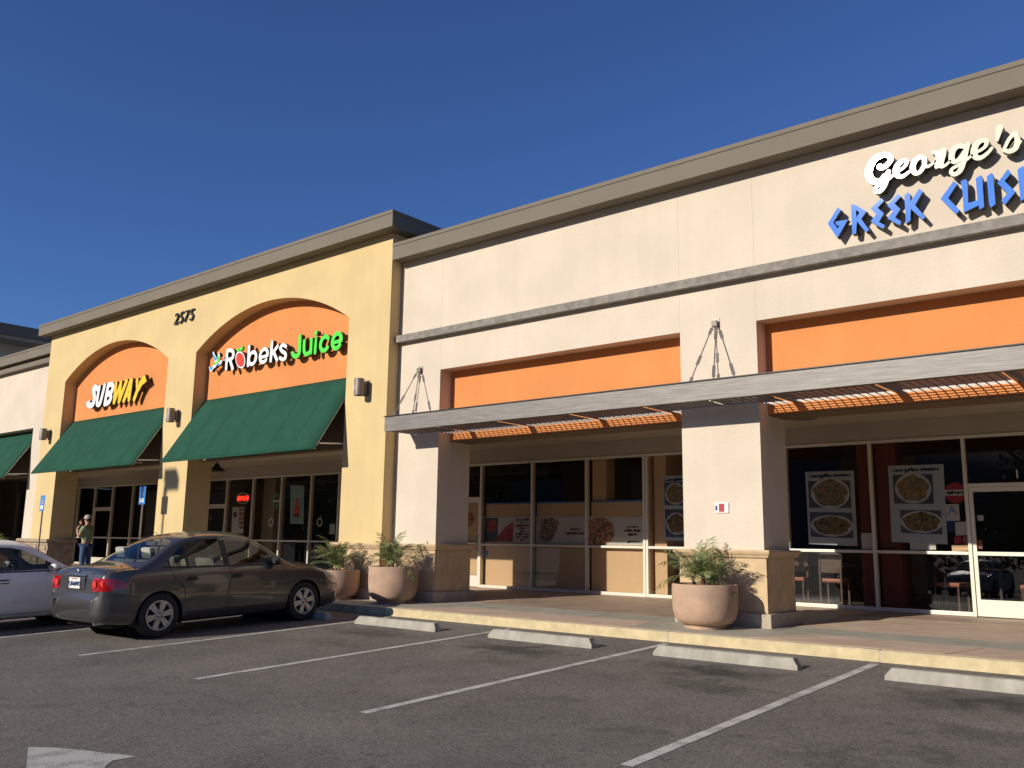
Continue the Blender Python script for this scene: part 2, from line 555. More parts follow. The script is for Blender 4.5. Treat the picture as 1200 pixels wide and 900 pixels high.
# kerb and pavement
MAT['kerb'] = mat('yellowed_kerb_paint', (0.55, 0.44, 0.245), 0.85, var=0.18, scale=6, bump=0.3, bscale=50)
MAT['slab_pink'] = mat('pink_tinted_concrete', (0.50, 0.37, 0.26), 0.75, var=0.16, scale=2.5, bump=0.2, bscale=80)
MAT['slab_grey'] = mat('grey_green_concrete', (0.36, 0.33, 0.255), 0.7, var=0.16, scale=2.5, bump=0.2, bscale=80)
MAT['slab_brown'] = mat('brown_tinted_concrete', (0.34, 0.245, 0.17), 0.6, var=0.18, scale=2.5, bump=0.2, bscale=80)
kerb_core = tag(obj('kerb', MB().box(-60, 20, YK + .012, YK + .14, -.2, .128), MAT['concrete']), kind='structure')
kx = [-60, -50, -44, -38, -33, -28, -24, -20.4, -16.2, -11.4 - .3, -6.13, -3.40, 1.5, 6, 12, 20]
for a, b in zip(kx[:-1], kx[1:]):
    t = MB().bbox(a + .006, b - .006, YK, YK + .15, -.12, .135, 0.012)
    t.v = [(x, y + (0.012 if z > .1 and y < YK + .05 else 0), z) for x, y, z in t.v]
    obj('kerb_stone', t, MAT['kerb'], kerb_core)
base = MB().add([(-60, YK + .15, .115), (20, YK + .15, .115), (20, 16.05, .185), (-60, 16.05, .185)], [(0, 1, 2, 3)])
walk = tag(obj('sidewalk', base, MAT['plinth'], origin=(0, YK, 0)), kind='structure')


def slab(poly, m):
    g = 0.006
    cx = sum(p[0] for p in poly) / len(poly); cy = sum(p[1] for p in poly) / len(poly)
    n = len(poly)
    top = []
    for x, y in poly:
        d = math.hypot(x - cx, y - cy)
        top.append((x - (x - cx) / d * g * 1.4, y - (y - cy) / d * g * 1.4))
    v = [(x, y, walk_z(y)) for x, y in top] + [(x, y, walk_z(y) - .03) for x, y in top]
    f = [tuple(range(n))] + [(i, i + n, (i + 1) % n + n, (i + 1) % n) for i in range(n)]
    obj('paving_slab', MB().add(v, f), MAT[m], walk)


pil = [-34.6, -28.4, -21.0, -13.7, -12.4, -5.99, 0.53, 7.0]
edges = [-60, -52, -46, -40]
for p in (-34.6, -28.4, -21.0, -13.05, -5.99, 0.53, 7.0):
    edges += [p - 0.85, p + .85] if p != -13.05 else [p - 1.6, p + 1.75]
edges += [14, 20]
for i in range(len(edges) - 1):
    a, b = edges[i], edges[i + 1]
    ped = any(a < p < b for p in (-34.6, -28.4, -21.0, -13.05, -5.99, 0.53, 7.0))
    if ped:
        slab([(a, YK + .15), (b, YK + .15), (b + .5, 11.75), (a - .1, 11.75)], 'slab_grey')
    else:
        a2 = a + .5 if i > 0 else a
        b2 = b - .1
        n = max(1, round((b - a) / 3.2))
        for k in range(n):
            u0, u1 = k / n, (k + 1) / n
            slab([(a + (b - a) * u0, YK + .15), (a + (b - a) * u1, YK + .15), (a2 + (b2 - a2) * u1, 11.75), (a2 + (b2 - a2) * u0, 11.75)], 'slab_pink')
xs = [-60 + 3.05 * k for k in range(27)]
for i in range(len(xs) - 1):
    slab([(xs[i], 11.75), (xs[i + 1], 11.75), (xs[i + 1], 12.55), (xs[i], 12.55)], 'slab_grey')
    slab([(xs[i], 12.55), (xs[i + 1], 12.55), (xs[i + 1], 14.9), (xs[i], 14.9)], 'slab_brown' if i % 3 else 'slab_pink')
    slab([(xs[i], 14.9), (xs[i + 1], 14.9), (xs[i + 1], 16.0), (xs[i], 16.0)], 'slab_pink' if i % 2 else 'slab_brown')

# concrete wheel stops
m_ = MAT['concrete'].copy(); m_.name = 'stained_wheel_stop_concrete'; MAT['stop'] = m_
nt_ = m_.node_tree
gp_ = [n for n in nt_.nodes if n.type == 'NEW_GEOMETRY'][0]
mp_ = nt_.nodes.new('ShaderNodeMapping'); mp_.inputs['Scale'].default_value = (.55, .3, .3)
nt_.links.new(gp_.outputs['Position'], mp_.inputs['Vector'])
for n in nt_.nodes:
    if n.type == 'TEX_NOISE' and n.inputs['Scale'].default_value < 20:
        nt_.links.new(mp_.outputs[0], n.inputs['Vector'])
    if n.type == 'VALTORGB':
        n.color_ramp.elements[0].color = (.27, .245, .195, 1); n.color_ramp.elements[1].color = (.42, .385, .31, 1)
ws_labels = ['concrete wheel stop with its end under the grey sedan\'s nose', 'concrete wheel stop beside the grey sedan\'s empty neighbour stall',
             'concrete wheel stop in line with the menu posters of the pizza windows', 'chipped concrete wheel stop below the planter at the fire alarm pillar',
             'concrete wheel stop in front of the restaurant door']


def wheel_stop(x0, x1, label, seed):
    rnd = random.Random(seed)
    y0, y1 = 9.62, 9.80
    n = 14
    prof = [(-.09, 0), (-.085, .045), (-.05, .115), (-.04, .122), (.04, .122), (.05, .115), (.085, .045), (.09, 0)]
    v, f = [], []
    for i in range(n + 1):
        u = i / n
        x = x0 + (x1 - x0) * u
        h = 1.0
        for (dy, dz) in prof:
            v.append((x + (0.06 if i == 0 and dz > .05 else -0.06 if i == n and dz > .05 else 0), (y0 + y1) / 2 + dy + rnd.uniform(-.002, .002), lot_z(9.7) - .005 + dz * h + rnd.uniform(-.002, .002) * (dz > .02)))
    k = len(prof)
    for i in range(n):
        for j in range(k - 1):
            f.append((i * k + j, (i + 1) * k + j, (i + 1) * k + j + 1, i * k + j + 1))
    f.append(tuple(range(k))); f.append(tuple(n * k + j for j in reversed(range(k))))
    tag(obj('wheel_stop', MB().add(v, f), MAT['stop'], smooth=False), label, 'wheel stop', 'wheel stops at the heads of the stalls')


for i, (a, b) in enumerate([(-13.75, -11.93), (-11.2, -9.40), (-8.37, -6.62), (-5.72, -3.93), (-3.02, -1.22)]):
    wheel_stop(a, b, ws_labels[i], i)

# ------------------------------------------------------------------ buildings
YW = 12.10      # cream front wall
YR = 11.82      # yellow front wall
YS = 16.0       # shop windows at the back of the arcade
Z0 = 0.10


def pier_base(bld, x0, x1, y0, y1, wrap='tan', zt=1.22):
    """stone skirt round a pier: plinth, panels or ledge stones, moulded cap"""
    zg = walk_z(y0) - .02
    obj('plinth', MB().bbox(x0 - .12, x1 + .12, y0 - .12, y1 + .12, zg, .345, .02), MAT['plinth'], bld)
    if wrap == 'tan':
        core = obj('pier_base', MB().box(x0 - .035, x1 + .035, y0 - .035, y1 + .035, .34, zt - .11), MAT['plinth'], bld)
        w = x1 - x0 + .11
        for k in range(2):
            a = x0 - .055 + w * k / 2
            obj('stone_panel', MB().bbox(a + .003, a + w / 2 - .003, y0 - .058, y0 - .025, .346, zt - .112, .005), MAT['tan'], core)
        d = y1 - y0 + .05
        for k in range(2):
            a = y0 - .023 + d * k / 2
            for xa in (x1 + .028, x0 - .058):
                obj('stone_panel', MB().bbox(xa, xa + .03, a + .003, a + d / 2 - .003, .346, zt - .112, .005), MAT['tan'], core)
        prof = [(0, zt - .11), (.085, zt - .108), (.10, zt - .075), (.12, zt - .05), (.13, zt - .02), (.115, zt), (0, zt + .002)]
    else:
        core = obj('pier_base', MB().box(x0 - .02, x1 + .02, y0 - .02, y1 + .02, .34, zt - .10), MAT['plinth'], bld)
        rnd = random.Random(int(x0 * 10))
        z = .348
        while z < zt - .12:
            h = min(rnd.uniform(.09, .16), zt - .105 - z)
            for side in range(2):
                p = (x0 - .05) if side == 0 else (y0 - .018)
                e = (x1 + .05) if side == 0 else (y1 + .05)
                while p < e - .01:
                    l = min(rnd.uniform(.22, .5), e - p)
                    if e - p - l < .1: l = e - p
                    t = rnd.uniform(.035, .065)
                    if side == 0:
                        q = MB().bbox(p + .004, p + l - .004, y0 - t, y0 - .015, z + .003, z + h - .003, .008)
                    else:
                        q = MB().bbox(x1 + .015, x1 + t, p + .004, p + l - .004, z + .003, z + h - .003, .008)
                    obj('ledge_stone', q, MAT['ledge'], core)
                    p += l
            z += h
        prof = [(0, zt - .10), (.10, zt - .10), (.115, zt - .09), (.115, zt - .015), (.10, zt), (0, zt + .002)]
    mbx = MB()
    ring = []
    for (o_, z_) in prof:
        ring.append([(x0 - o_, y0 - o_, z_), (x1 + o_, y0 - o_, z_), (x1 + o_, y1 + o_, z_), (x0 - o_, y1 + o_, z_)])
    v = [p for r_ in ring for p in r_]
    f = [(i * 4 + k, i * 4 + (k + 1) % 4, (i + 1) * 4 + (k + 1) % 4, (i + 1) * 4 + k) for i in range(len(ring) - 1) for k in range(4)]
    obj('base_cap', mbx.add(v, f), MAT['tan'] if wrap == 'tan' else MAT['ledge'], bld)


def cornice(bld, x0, x1, yf, yb, z0, z1, cap=.075, sides=True, name='cornice'):
    """stucco fascia with a thin metal coping; joints every few metres"""
    c = obj(name, MB().box(x0, x1, yf, yb, z0, z1 - cap), MAT['gray'], bld)
    n = max(1, round((x1 - x0) / 3.0))
    for k in range(n):
        a = x0 - (.012 if k == 0 and sides else 0) + (x1 - x0) * k / n
        b = x0 + (x1 - x0) * (k + 1) / n + (.012 if k == n - 1 and sides else 0)
        t = MB().box(a + .002, b - .002, yf - .014, yb + .01, z1 - cap + .008, z1)
        t.box(a + .002, b - .002, yf - .006, yb, z1 - cap, z1 - cap + .008)
        obj('coping', t, MAT['gray'], c)
    return c


def storefront(bld, xs, z_top, doors=(), y=YS, zb=None, pane_mat='glass'):
    """aluminium shop window: frame mesh with one glass pane per opening; doors = indices of bays with a door"""
    zb = walk_z(y) + .005 if zb is None else zb
    f = MB()
    w, d = .028, .055
    zm = 1.205
    for i, x in enumerate(xs):
        f.bbox(x - w, x + w, y - d, y + d, zb + .0, z_top - .052, .004)
    f.bbox(xs[0] - w, xs[-1] + w, y - d + .004, y + d - .004, z_top - .05, z_top, .004)
    panes = []
    for i in range(len(xs) - 1):
        a, b = xs[i] + w, xs[i + 1] - w
        if i in doors:
            zt = 2.30
            f.bbox(a, b, y - d + .004, y + d - .004, zt - .03, zt + .03, .004)
            panes.append((a, b, zt + .03, z_top - .05))
        else:
            f.bbox(a, b, y - d + .004, y + d - .004, zb, zb + .065, .004)
            f.bbox(a, b, y - d + .004, y + d - .004, zm - .025, zm + .025, .004)
            panes.append((a, b, zb + .065, zm - .025))
            panes.append((a, b, zm + .025, z_top - .05))
    fr = obj('storefront_frame', f, MAT['alum'], bld)
    for (a, b, z0, z1) in panes:
        obj('pane', MB().box(a - .006, b + .006, y - .004, y + .004, z0 - .006, z1 + .006), MAT[pane_mat], fr)
    for i in doors:
        a, b = xs[i] + w + .004, xs[i + 1] - w - .004
        zt = 2.265
        s = .06
        m = MB().box(a, a + s, y - .024, y + .024, zb + .01, zt).box(b - s, b, y - .024, y + .024, zb + .01, zt)
        m.box(a + s, b - s, y - .024, y + .024, zb + .01, zb + .27).box(a + s, b - s, y - .024, y + .024, zt - .07, zt)
        m.box(a + s, b - s, y - .026, y + .026, zm - .03, zm + .03)
        dr = obj('door', m, MAT['alum'], bld)
        obj('door_glass', MB().box(a + s - .005, b - s + .005, y - .004, y + .004, zb + .268, zt - .068), MAT[pane_mat], dr)
        hx = b - s * .5
        obj('handle', MB().tube([(hx, y - .026, 1.05), (hx, y - .075, 1.06), (hx, y - .075, 1.40), (hx, y - .026, 1.41)], .011, 8), MAT['steel'], dr, True)
    return fr


# ---- cream restaurant block
bg_ = thing('restaurant_building', 'cream stucco shop block with orange panels and long grey steel canopy', 'building', (-5.99, 14.0, 0))
XL, XRE = -13.07, 7.62
openings = [(-11.875, -6.625), (-5.355, -0.105), (1.165, 6.415)]
piers = [(-13.07, -11.875), (-6.625, -5.355), (-0.105, 1.165), (6.415, 7.62)]
g = .0022
obj('wall_core', MB().box(XL, XRE, YW + .015, YW + .5, 4.60, 6.96), MAT['soffit'], bg_)
vx = sorted(set([XL] + [v for o_ in openings for v in o_] + [XRE]))
for i in range(len(vx) - 1):
    if any(abs(vx[i] - p_[0]) < .01 for p_ in piers): continue
    a = vx[i] + (g if i > 0 else 0)
    b = vx[i + 1] - (g if i < len(vx) - 2 else 0)
    obj('wall_panel', MB().box(a, b, YW, YW + .012, 4.572, 6.962), MAT['cream'], bg_)
for (a, b) in openings:
    obj('lintel_soffit', MB().box(a - .004, b + .004, YW + .0125, 12.46, 4.575, 4.62), MAT['cream'], bg_)
    obj('recessed_panel', MB().box(a - .004, b + .004, 12.42, 13.0, 3.20, 4.59), MAT['orange'], bg_)
    obj('beam_soffit', MB().box(a - .003, b + .003, 12.425, 13.0, 3.185, 3.1985), MAT['brown'], bg_)  # thin sheet; its brown paints the shade on the orange beam's underside
for i, (a, b) in enumerate(piers):
    obj('pier', MB().box(a, b, YW, 13.0, Z0, 6.962), MAT['cream'], bg_)
    pier_base(bg_, a if i else a + .02, b, YW, 13.0)
cornice(bg_, -13.05, XRE + .3, 11.80, 12.75, 6.95, 7.30, sides=False)
obj('stucco_band', MB().bbox(-13.05, XRE, 11.965, YW + .02, 5.235, 5.38, .008), MAT['band'], bg_)
obj('roof', MB().box(-13.0, XRE, 12.63, 26.0, 6.3, 6.4), MAT['roof'], bg_)
obj('parapet', MB().box(-13.0, XRE, 12.62, 12.74, 6.4, 6.949), MAT['gray'], bg_)
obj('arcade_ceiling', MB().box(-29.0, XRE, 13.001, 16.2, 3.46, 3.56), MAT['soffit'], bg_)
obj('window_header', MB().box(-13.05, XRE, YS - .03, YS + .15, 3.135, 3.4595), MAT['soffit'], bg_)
obj('side_wall', MB().box(XRE - .2, XRE, 13.01, 26, 0, 6.29), MAT['cream'], bg_)
obj('rear_wall', MB().box(-41, XRE, 25.9, 26.1, 0, 6.29), MAT['cream'], bg_)
obj('interior_floor', MB().box(-41, XRE - .21, 16.06, 25.89, .10, .205), MAT['intfloor'], bg_)
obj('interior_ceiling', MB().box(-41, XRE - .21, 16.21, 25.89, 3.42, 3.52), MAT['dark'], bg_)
gx = [-9.59, -8.12, -6.93, -6.59, -5.05, -3.54, -2.40, -1.0, .5, 2.0, 3.5, 5.0, 6.3]
storefront(bg_, gx, 3.13, doors=(5,))
px_ = [-15.15, -14.18, -12.62, -11.11, -9.655]
storefront(bg_, px_, 3.13, doors=(0,))
obj('interior_wall', MB().box(-9.66, -9.56, 16.07, 25.88, .206, 3.41), MAT['tanboard'], bg_)
obj('interior_wall', MB().box(-15.35, -15.25, 16.07, 25.88, .206, 3.41), MAT['intwall'], bg_)
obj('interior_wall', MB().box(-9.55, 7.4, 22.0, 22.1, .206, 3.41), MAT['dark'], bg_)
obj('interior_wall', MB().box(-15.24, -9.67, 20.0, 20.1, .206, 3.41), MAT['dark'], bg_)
# red and tan columns just inside the glass
for (a, b, m_) in ((-5.33, -5.09, 'redwall'), (-5.0, -4.66, 'redwall'), (-9.5, -9.22, 'tanboard'), (-1.9, -1.6, 'redwall')):
    obj('interior_column', MB().box(a, b, 16.12, 16.42, .206, 3.41), MAT[m_], bg_)
obj('interior_column', MB().box(-11.08, -10.72, 16.16, 16.5, .206, 3.41), MAT['tanboard'], bg_)
# tan boards that close off the lower half of the vacant pizza unit
for i, (a, b) in enumerate([(-14.14, -12.66), (-12.58, -11.15), (-11.07, -9.70)]):
    obj('window_board', MB().bbox(a, b, 16.10, 16.13, .23, 2.17, .004), MAT['tanboard'], bg_)
    obj('tape', MB().box(a, b, 16.095, 16.0985, 2.15, 2.185), MAT['blue_sign'], bg_)
obj('window_board', MB().bbox(-15.08, -14.24, 16.10, 16.13, .48, 2.2, .004), MAT['tanboard'], bg_)

# ---- yellow arched block
by = thing('arched_building', 'yellow stucco shop block with two segmental arches and orange arch panels', 'building', (-21.0, 14.0, 0))
RX0, RX1 = -29.05, -13.075
arches = [(-27.75, -21.69), (-20.335, -14.36)]


def arch_curve(a, b, zs_, zc_, n=28):
    c = (a + b) / 2; w = (b - a) / 2; h = zc_ - zs_
    r = (w * w + h * h) / (2 * h)
    zc0 = zc_ - r
    t0 = math.asin(w / r)
    return [(c + r * math.sin(-t0 + 2 * t0 * k / n), zc0 + r * math.cos(-t0 + 2 * t0 * k / n)) for k in range(n + 1)]


poly = [(RX0, Z0)]
for (a, b) in arches:
    poly += [(a, Z0)] + arch_curve(a, b, 5.94, 6.80) + [(b, Z0)]
poly += [(RX1, Z0), (RX1, 7.55), (RX0, 7.55)]
obj('arched_wall', MB().prism_xz(poly, YR, 12.50), MAT['yellow'], by)
for (a, b) in arches:
    obj('shaded_arch_panel', MB().box(a - .01, b + .01, 12.17, 12.46, 3.19, 4.699), MAT['brown'], by)  # arch panel behind the awning, its shade painted in as brown
    pl = [(a - .01, 4.70), (a - .01, 5.94)] + [(x, z + .01) for x, z in arch_curve(a, b, 5.94, 6.80)] + [(b + .01, 5.94), (b + .01, 4.70)]
    obj('arch_panel', MB().prism_xz(list(reversed(pl)), 12.17, 12.46), MAT['orange'], by)
    obj('lintel_beam', MB().box(a - .01, b + .01, 12.465, 13.0, 3.19, 3.455), MAT['soffit'], by)
for (a, b, wr) in ((RX0, -27.75, 'ledge'), (-21.69, -20.335, 'ledge'), (-14.36, RX1, 'tan')):
    pier_base(by, a, b if wr == 'ledge' else b - .02, YR, 12.5, wr, 1.16 if wr == 'ledge' else 1.22)
cornice(by, RX0 - .30, RX1 + .29, 11.52, 13.4, 7.551, 7.90, sides=True)
obj('roof', MB().box(RX0 + .3, RX1 - .3, 12.51, 26.0, 6.9, 7.0), MAT['roof'], by)
obj('return_wall', MB().box(RX1 - .3, RX1 + .001, 12.51, 14.5, 6.41, 7.549), MAT['yellow'], by)
obj('return_wall', MB().box(RX0 - .001, RX0 + .3, 12.51, 14.5, 3.57, 7.549), MAT['yellow'], by)
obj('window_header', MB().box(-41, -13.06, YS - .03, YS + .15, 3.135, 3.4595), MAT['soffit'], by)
rx = [-29.0, -27.6, -26.14, -25.0, -23.58, -22.13, -20.72, -19.48, -18.0, -16.5, -15.21]
storefront(by, rx, 3.13, doors=(2,))
sx = [-41.0, -39.6, -38.15, -36.7, -35.3, -33.9, -32.5, -31.0, -29.06]
storefront(by, sx, 3.13, doors=(5,))
obj('interior_wall', MB().box(-29.15, -29.05, 16.07, 25.88, .206, 3.41), MAT['intwall'], by)
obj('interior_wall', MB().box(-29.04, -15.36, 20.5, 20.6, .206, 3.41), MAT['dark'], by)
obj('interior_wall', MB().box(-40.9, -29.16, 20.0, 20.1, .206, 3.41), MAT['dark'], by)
obj('interior_column', MB().box(-23.5, -22.9, 16.3, 16.7, .206, 3.41), MAT['intwall'], by)

# ---- cream block further along, and the tower beyond it
bl = thing('corner_shop_building', 'cream stucco shop front with green awning beyond the yellow arched block', 'building', (-35, 14.0, 0))
LX0, LX1 = -46.0, RX0 - .002
poly = [(-30.42, Z0), (LX1, Z0), (LX1, 6.95), (LX0, 6.95), (LX0, Z0), (-36.2, Z0), (-36.2, 4.72), (-30.42, 4.72)]
obj('front_wall', MB().prism_xz(poly, YW, 12.7), MAT['cream'], bl)
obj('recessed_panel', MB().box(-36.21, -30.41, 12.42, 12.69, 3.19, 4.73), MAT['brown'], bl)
c = cornice(bl, LX0, LX1, 11.82, 12.9, 7.02, 7.36, sides=False)
obj('stucco_band', MB().box(LX0, LX1, 11.93, YW + .01, 6.78, 6.94), MAT['gray'], bl)
obj('roof', MB().box(LX0, LX1, 12.71, 26, 6.6, 6.7), MAT['roof'], bl)
obj('arcade_ceiling', MB().box(-46, -29.001, 12.701, 16.2, 3.46, 3.56), MAT['soffit'], bl)
pier_base(bl, -30.42, LX1 - .06, YW, 12.7, 'ledge', 1.16)
obj('arcade_end_wall', MB().box(-46.0, -45.8, 12.71, 15.9, .1, 3.459), MAT['cream'], bl)
obj('arcade_wall', MB().box(-52.0, -41.04, 15.95, 16.2, .1, 3.459), MAT['cream'], bl)
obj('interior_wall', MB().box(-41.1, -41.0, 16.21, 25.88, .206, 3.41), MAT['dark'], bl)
bt = thing('tower_building', 'tall shop tower with dark overhanging roof rising behind the cream roofline', 'building', (-44, 16, 0))
obj('tower_wall', MB().box(-52, -38.9, 11.2, 19.0, 7.37, 9.02), MAT['cream'], bt)
obj('tower_wall', MB().box(-52, -46.01, 11.2, 12.0, 0.05, 7.369), MAT['cream'], bt)
cornice(bt, -52.4, -37.6, 10.6, 20.0, 9.16, 9.60, sides=True)
obj('tower_soffit', MB().box(-52.3, -37.7, 10.7, 19.9, 9.021, 9.159), MAT['soffit'], bt)

# ------------------------------------------------------------------ steel canopy
CY, CZ0, CZ1 = 11.43, 3.34, 3.62
can = thing('steel_canopy', 'long grey steel canopy with open grating across the cream front', 'canopy', (-3, 11.8, 3.34))
CX0, CX1 = -12.68, 7.6
f = MB().box(CX0, CX1, CY, CY + .012, CZ0, CZ1).box(CX0, CX1, CY + .0125, CY + .09, CZ1 - .012, CZ1 - .0005).box(CX0, CX1, CY + .0125, CY + .09, CZ0 + .0005, CZ0 + .012)
f.box(CX0, CX0 + .012, CY + .091, YW + (.0), CZ0 + .05, CZ1 - .06)
fm = MAT['steel'].copy(); fm.name = 'streaked_fascia_steel'
nt_ = fm.node_tree
gp_ = [n for n in nt_.nodes if n.type == 'NEW_GEOMETRY'][0]
mp_ = nt_.nodes.new('ShaderNodeMapping'); mp_.inputs['Scale'].default_value = (.5, 1, 9)
nt_.links.new(gp_.outputs['Position'], mp_.inputs['Vector'])
for n in nt_.nodes:
    if n.type == 'TEX_NOISE': nt_.links.new(mp_.outputs[0], n.inputs['Vector'])
    if n.type == 'VALTORGB':
        n.color_ramp.elements[0].color = (.14, .125, .11, 1); n.color_ramp.elements[1].color = (.25, .225, .20, 1)
obj('fascia_channel', f, fm, can)
obj('top_lip', MB().box(CX0 - .01, CX1, CY - .022, CY + .05, CZ1 + .0005, CZ1 + .016), MAT['black'], can)
px = [CX0 + .05, -11.35, -9.9, -8.35, -6.95, -5.85, -4.95, -3.5, -2.05, -0.6, .7, 2.1, 3.6, 5.1, 6.6, CX1 - .05]
slat_mesh = mesh_of('slat', MB().box(-.003, .003, CY + .095, 12.412, 0, .022), MAT['grate'])
slat_mesh_s = mesh_of('slat', MB().box(-.004, .004, CY + .095, YW - .02, 0, .026), MAT['grate'])
for x in px:
    back = YW - .002 if any(a - .06 < x < b + .06 for a, b in piers) else 12.418
    obj('rafter', MB().box(x - .03, x + .03, CY + .0125, back, CZ0 + .013, CZ0 + .11), MAT['steel'], can)
for a, b in zip(px[:-1], px[1:]):
    fr = MB()
    inpier = [(p, q) for p, q in piers if p < b and q > a]
    for k in range(12):
        y = CY + .13 + k * .08
        if y > 12.40: continue
        segs = [(a + .032, b - .032)]
        if y > YW - .01:
            segs = []
            for p, q in openings:
                u0, u1 = max(a + .032, p + .004), min(b - .032, q - .004)
                if u1 > u0 + .02: segs.append((u0, u1))
        for u0, u1 in segs:
            fr.box(u0, u1, y - .002, y + .002, CZ0 - .004, CZ0 + .008)
    gp = obj('grating_panel', fr, MAT['grate'], can)
    n = int((b - a - .1) / .105)
    for k in range(n):
        x = a + .05 + (b - a - .1) * (k + .5) / n
        pier = any(p - .01 < x < q + .01 for p, q in piers)
        inst('slat', slat_mesh_s if pier else slat_mesh, (x, 0, CZ0 - .004), gp)
for i, (xc, sp) in enumerate(((-12.42, .30), (-6.0, .25), (0.53, .25), (6.9, .25))):
    t = thing('tie_rod_bracket', ['steel tie rods at the edge of the yellow block holding the canopy', 'steel tie rods on the pillar between the two orange panels',
                                  'steel tie rods on the pillar past the blue lettered sign', 'steel tie rods on the last pillar of the cream block'][i], 'tie rod', (xc, YW, 4.6), 'canopy tie rods')
    obj('wall_plate', MB().bbox(xc - .06, xc + .06, YW - .014, YW - .001, 4.53, 4.70, .004), MAT['galv'], t)
    obj('clevis', MB().bbox(xc - .045, xc + .045, YW - .075, YW - .0145, 4.565, 4.66, .012), MAT['bronze'], t)
    for s in (-1, 1):
        p0 = Vector((xc + s * .02, YW - .06, 4.60)); p1 = Vector((xc + s * sp, 11.62, CZ1 - .04))
        rd = obj('tie_rod', MB().tube([p0, p1], .009, 8), MAT['bronze'], t, True)
        for (u0, u1) in ((.06, .16), (.50, .64), (.84, .98)):
            a_, b_ = p0.lerp(p1, u0), p0.lerp(p1, u1)
            side = (b_ - a_).cross(Vector((0, 1, 0))).normalized() * .020
            obj('turnbuckle', MB().tube([a_, a_ + side, b_ + side, b_, b_ - side, a_ - side, a_], .0075, 6), MAT['bronze'], rd, True)

# ------------------------------------------------------------------ awnings


def awning(x0, x1, yt, zt, yf, zf, label):
    t = thing('awning', label, 'awning', ((x0 + x1) / 2, yf, zf), 'green canvas awnings over the shop fronts')
    n = 14
    v, fc = [], []
    rows = 10
    for i in range(n + 1):
        x = x0 + (x1 - x0) * i / n
        for j in range(rows + 1):
            u = j / rows
            sag = -.012 * math.sin(PI * u) * (1.6 if i % 2 else .35)
            v.append((x, yt + (yf - yt) * u, zt + (zf - zt) * u + sag))
    for i in range(n):
        for j in range(rows):
            a = i * (rows + 1) + j
            fc.append((a, a + rows + 1, a + rows + 2, a + 1))
    m = MB().add(v, fc)
    # short hem folded under the front bar
    m.add([(x0, yf, zf), (x1, yf, zf), (x1, yf + .01, zf - .035), (x0, yf + .01, zf - .035)], [(0, 1, 2, 3)])
    cv = obj('canvas', m, MAT['awning'], t, 'all')
    for i in range(2, n, 2):
        x = x0 + (x1 - x0) * i / n
        q = []
        for j in range(rows + 1):
            u = j / rows
            zz = zt + (zf - zt) * u - .012 * math.sin(PI * u) * .35
            q += [(x - .012, yt + (yf - yt) * u - .002, zz + .0025), (x + .012, yt + (yf - yt) * u - .002, zz + .0025)]
        obj('seam', MB().add(q, [(2 * j, 2 * j + 1, 2 * j + 3, 2 * j + 2) for j in range(rows)]), MAT['awning'], cv)
    sm = cv.modifiers.new('thickness', 'SOLIDIFY'); sm.thickness = 0.006; sm.offset = -1
    obj('front_bar', MB().tube([(x0 + .02, yf + .03, zf - .005), (x1 - .02, yf + .03, zf - .005)], .016, 8), MAT['white_metal'], t, True)
    for i in range(5):
        x = x0 + .03 + (x1 - x0 - .06) * i / 4
        r_ = obj('rafter_tube', MB().tube([(x, yt - .03, zt - .085), (x, yf + .06, zf + .045)], .012, 8), MAT['white_metal'], t, True)
        obj('strut', MB().tube([(x, yf + .14, zf + .11), (x, yt - .002, zf + .18)], .016, 8), MAT['white_metal'], r_, True)
    return t


awning(-20.32, -14.375, 12.16, 4.73, 11.10, 3.09, 'green canvas awning under the green and white juice bar letters')
awning(-27.74, -21.70, 12.16, 4.73, 11.10, 3.09, 'green canvas awning under the white and yellow sandwich shop letters')
awning(-36.18, -30.44, 12.40, 4.69, 11.35, 3.07, 'green canvas awning on the cream front past the yellow block')

# ------------------------------------------------------------------ wall lamps
for i, xc in enumerate((-13.70, -20.98, -28.45)):
    t = thing('wall_lamp', ['bronze cylinder wall lamp on the yellow pier by the steel canopy', 'bronze cylinder wall lamp on the pier between the two arches',
                            'bronze cylinder wall lamp on the outer pier of the sandwich shop arch'][i], 'wall lamp', (xc, YR - .2, 4.14), 'cylinder lamps on the yellow piers')
    yc = YR - .20
    obj('lamp_body', MB().lathe([(.09, 4.165), (.102, 4.165), (.102, 4.50), (.094, 4.515), (.02, 4.515)], 24, (xc, yc, 0)).lathe([(.090, 4.165), (.088, 4.40), (.001, 4.40)], 24, (xc, yc, 0)), MAT['bronze'], t, True)
    obj('mount_arm', MB().bbox(xc - .05, xc + .05, yc + .10, YR - .025, 4.22, 4.46, .008), MAT['bronze'], t)
    obj('back_plate', MB().bbox(xc - .085, xc + .085, YR - .024, YR - .001, 4.18, 4.50, .006), MAT['bronze'], t)
    for k in range(2):
        for l in range(2):
            obj('vent_slot', MB().box(xc - .06 + l * .03, xc - .042 + l * .03, yc - .100, yc - .08, 4.29 + k * .035, 4.308 + k * .035), MAT['white_face'], t)

# ------------------------------------------------------------------ channel letters
def spline(pts, n=8):
    """Catmull-Rom through (x, z, r)"""
    if len(pts) < 3:
        return pts
    P = [np.array(p, float) for p in pts]
    P = [2 * P[0] - P[1]] + P + [2 * P[-1] - P[-2]]
    out = []
    for i in range(1, len(P) - 2):
        for k in range(n):
            t = k / n
            a, b, c, d = P[i - 1], P[i], P[i + 1], P[i + 2]
            out.append(0.5 * ((2 * b) + (-a + c) * t + (2 * a - 5 * b + 4 * c - d) * t * t + (-a + 3 * b - 3 * c + d) * t ** 3))
    out.append(P[-2])
    return out


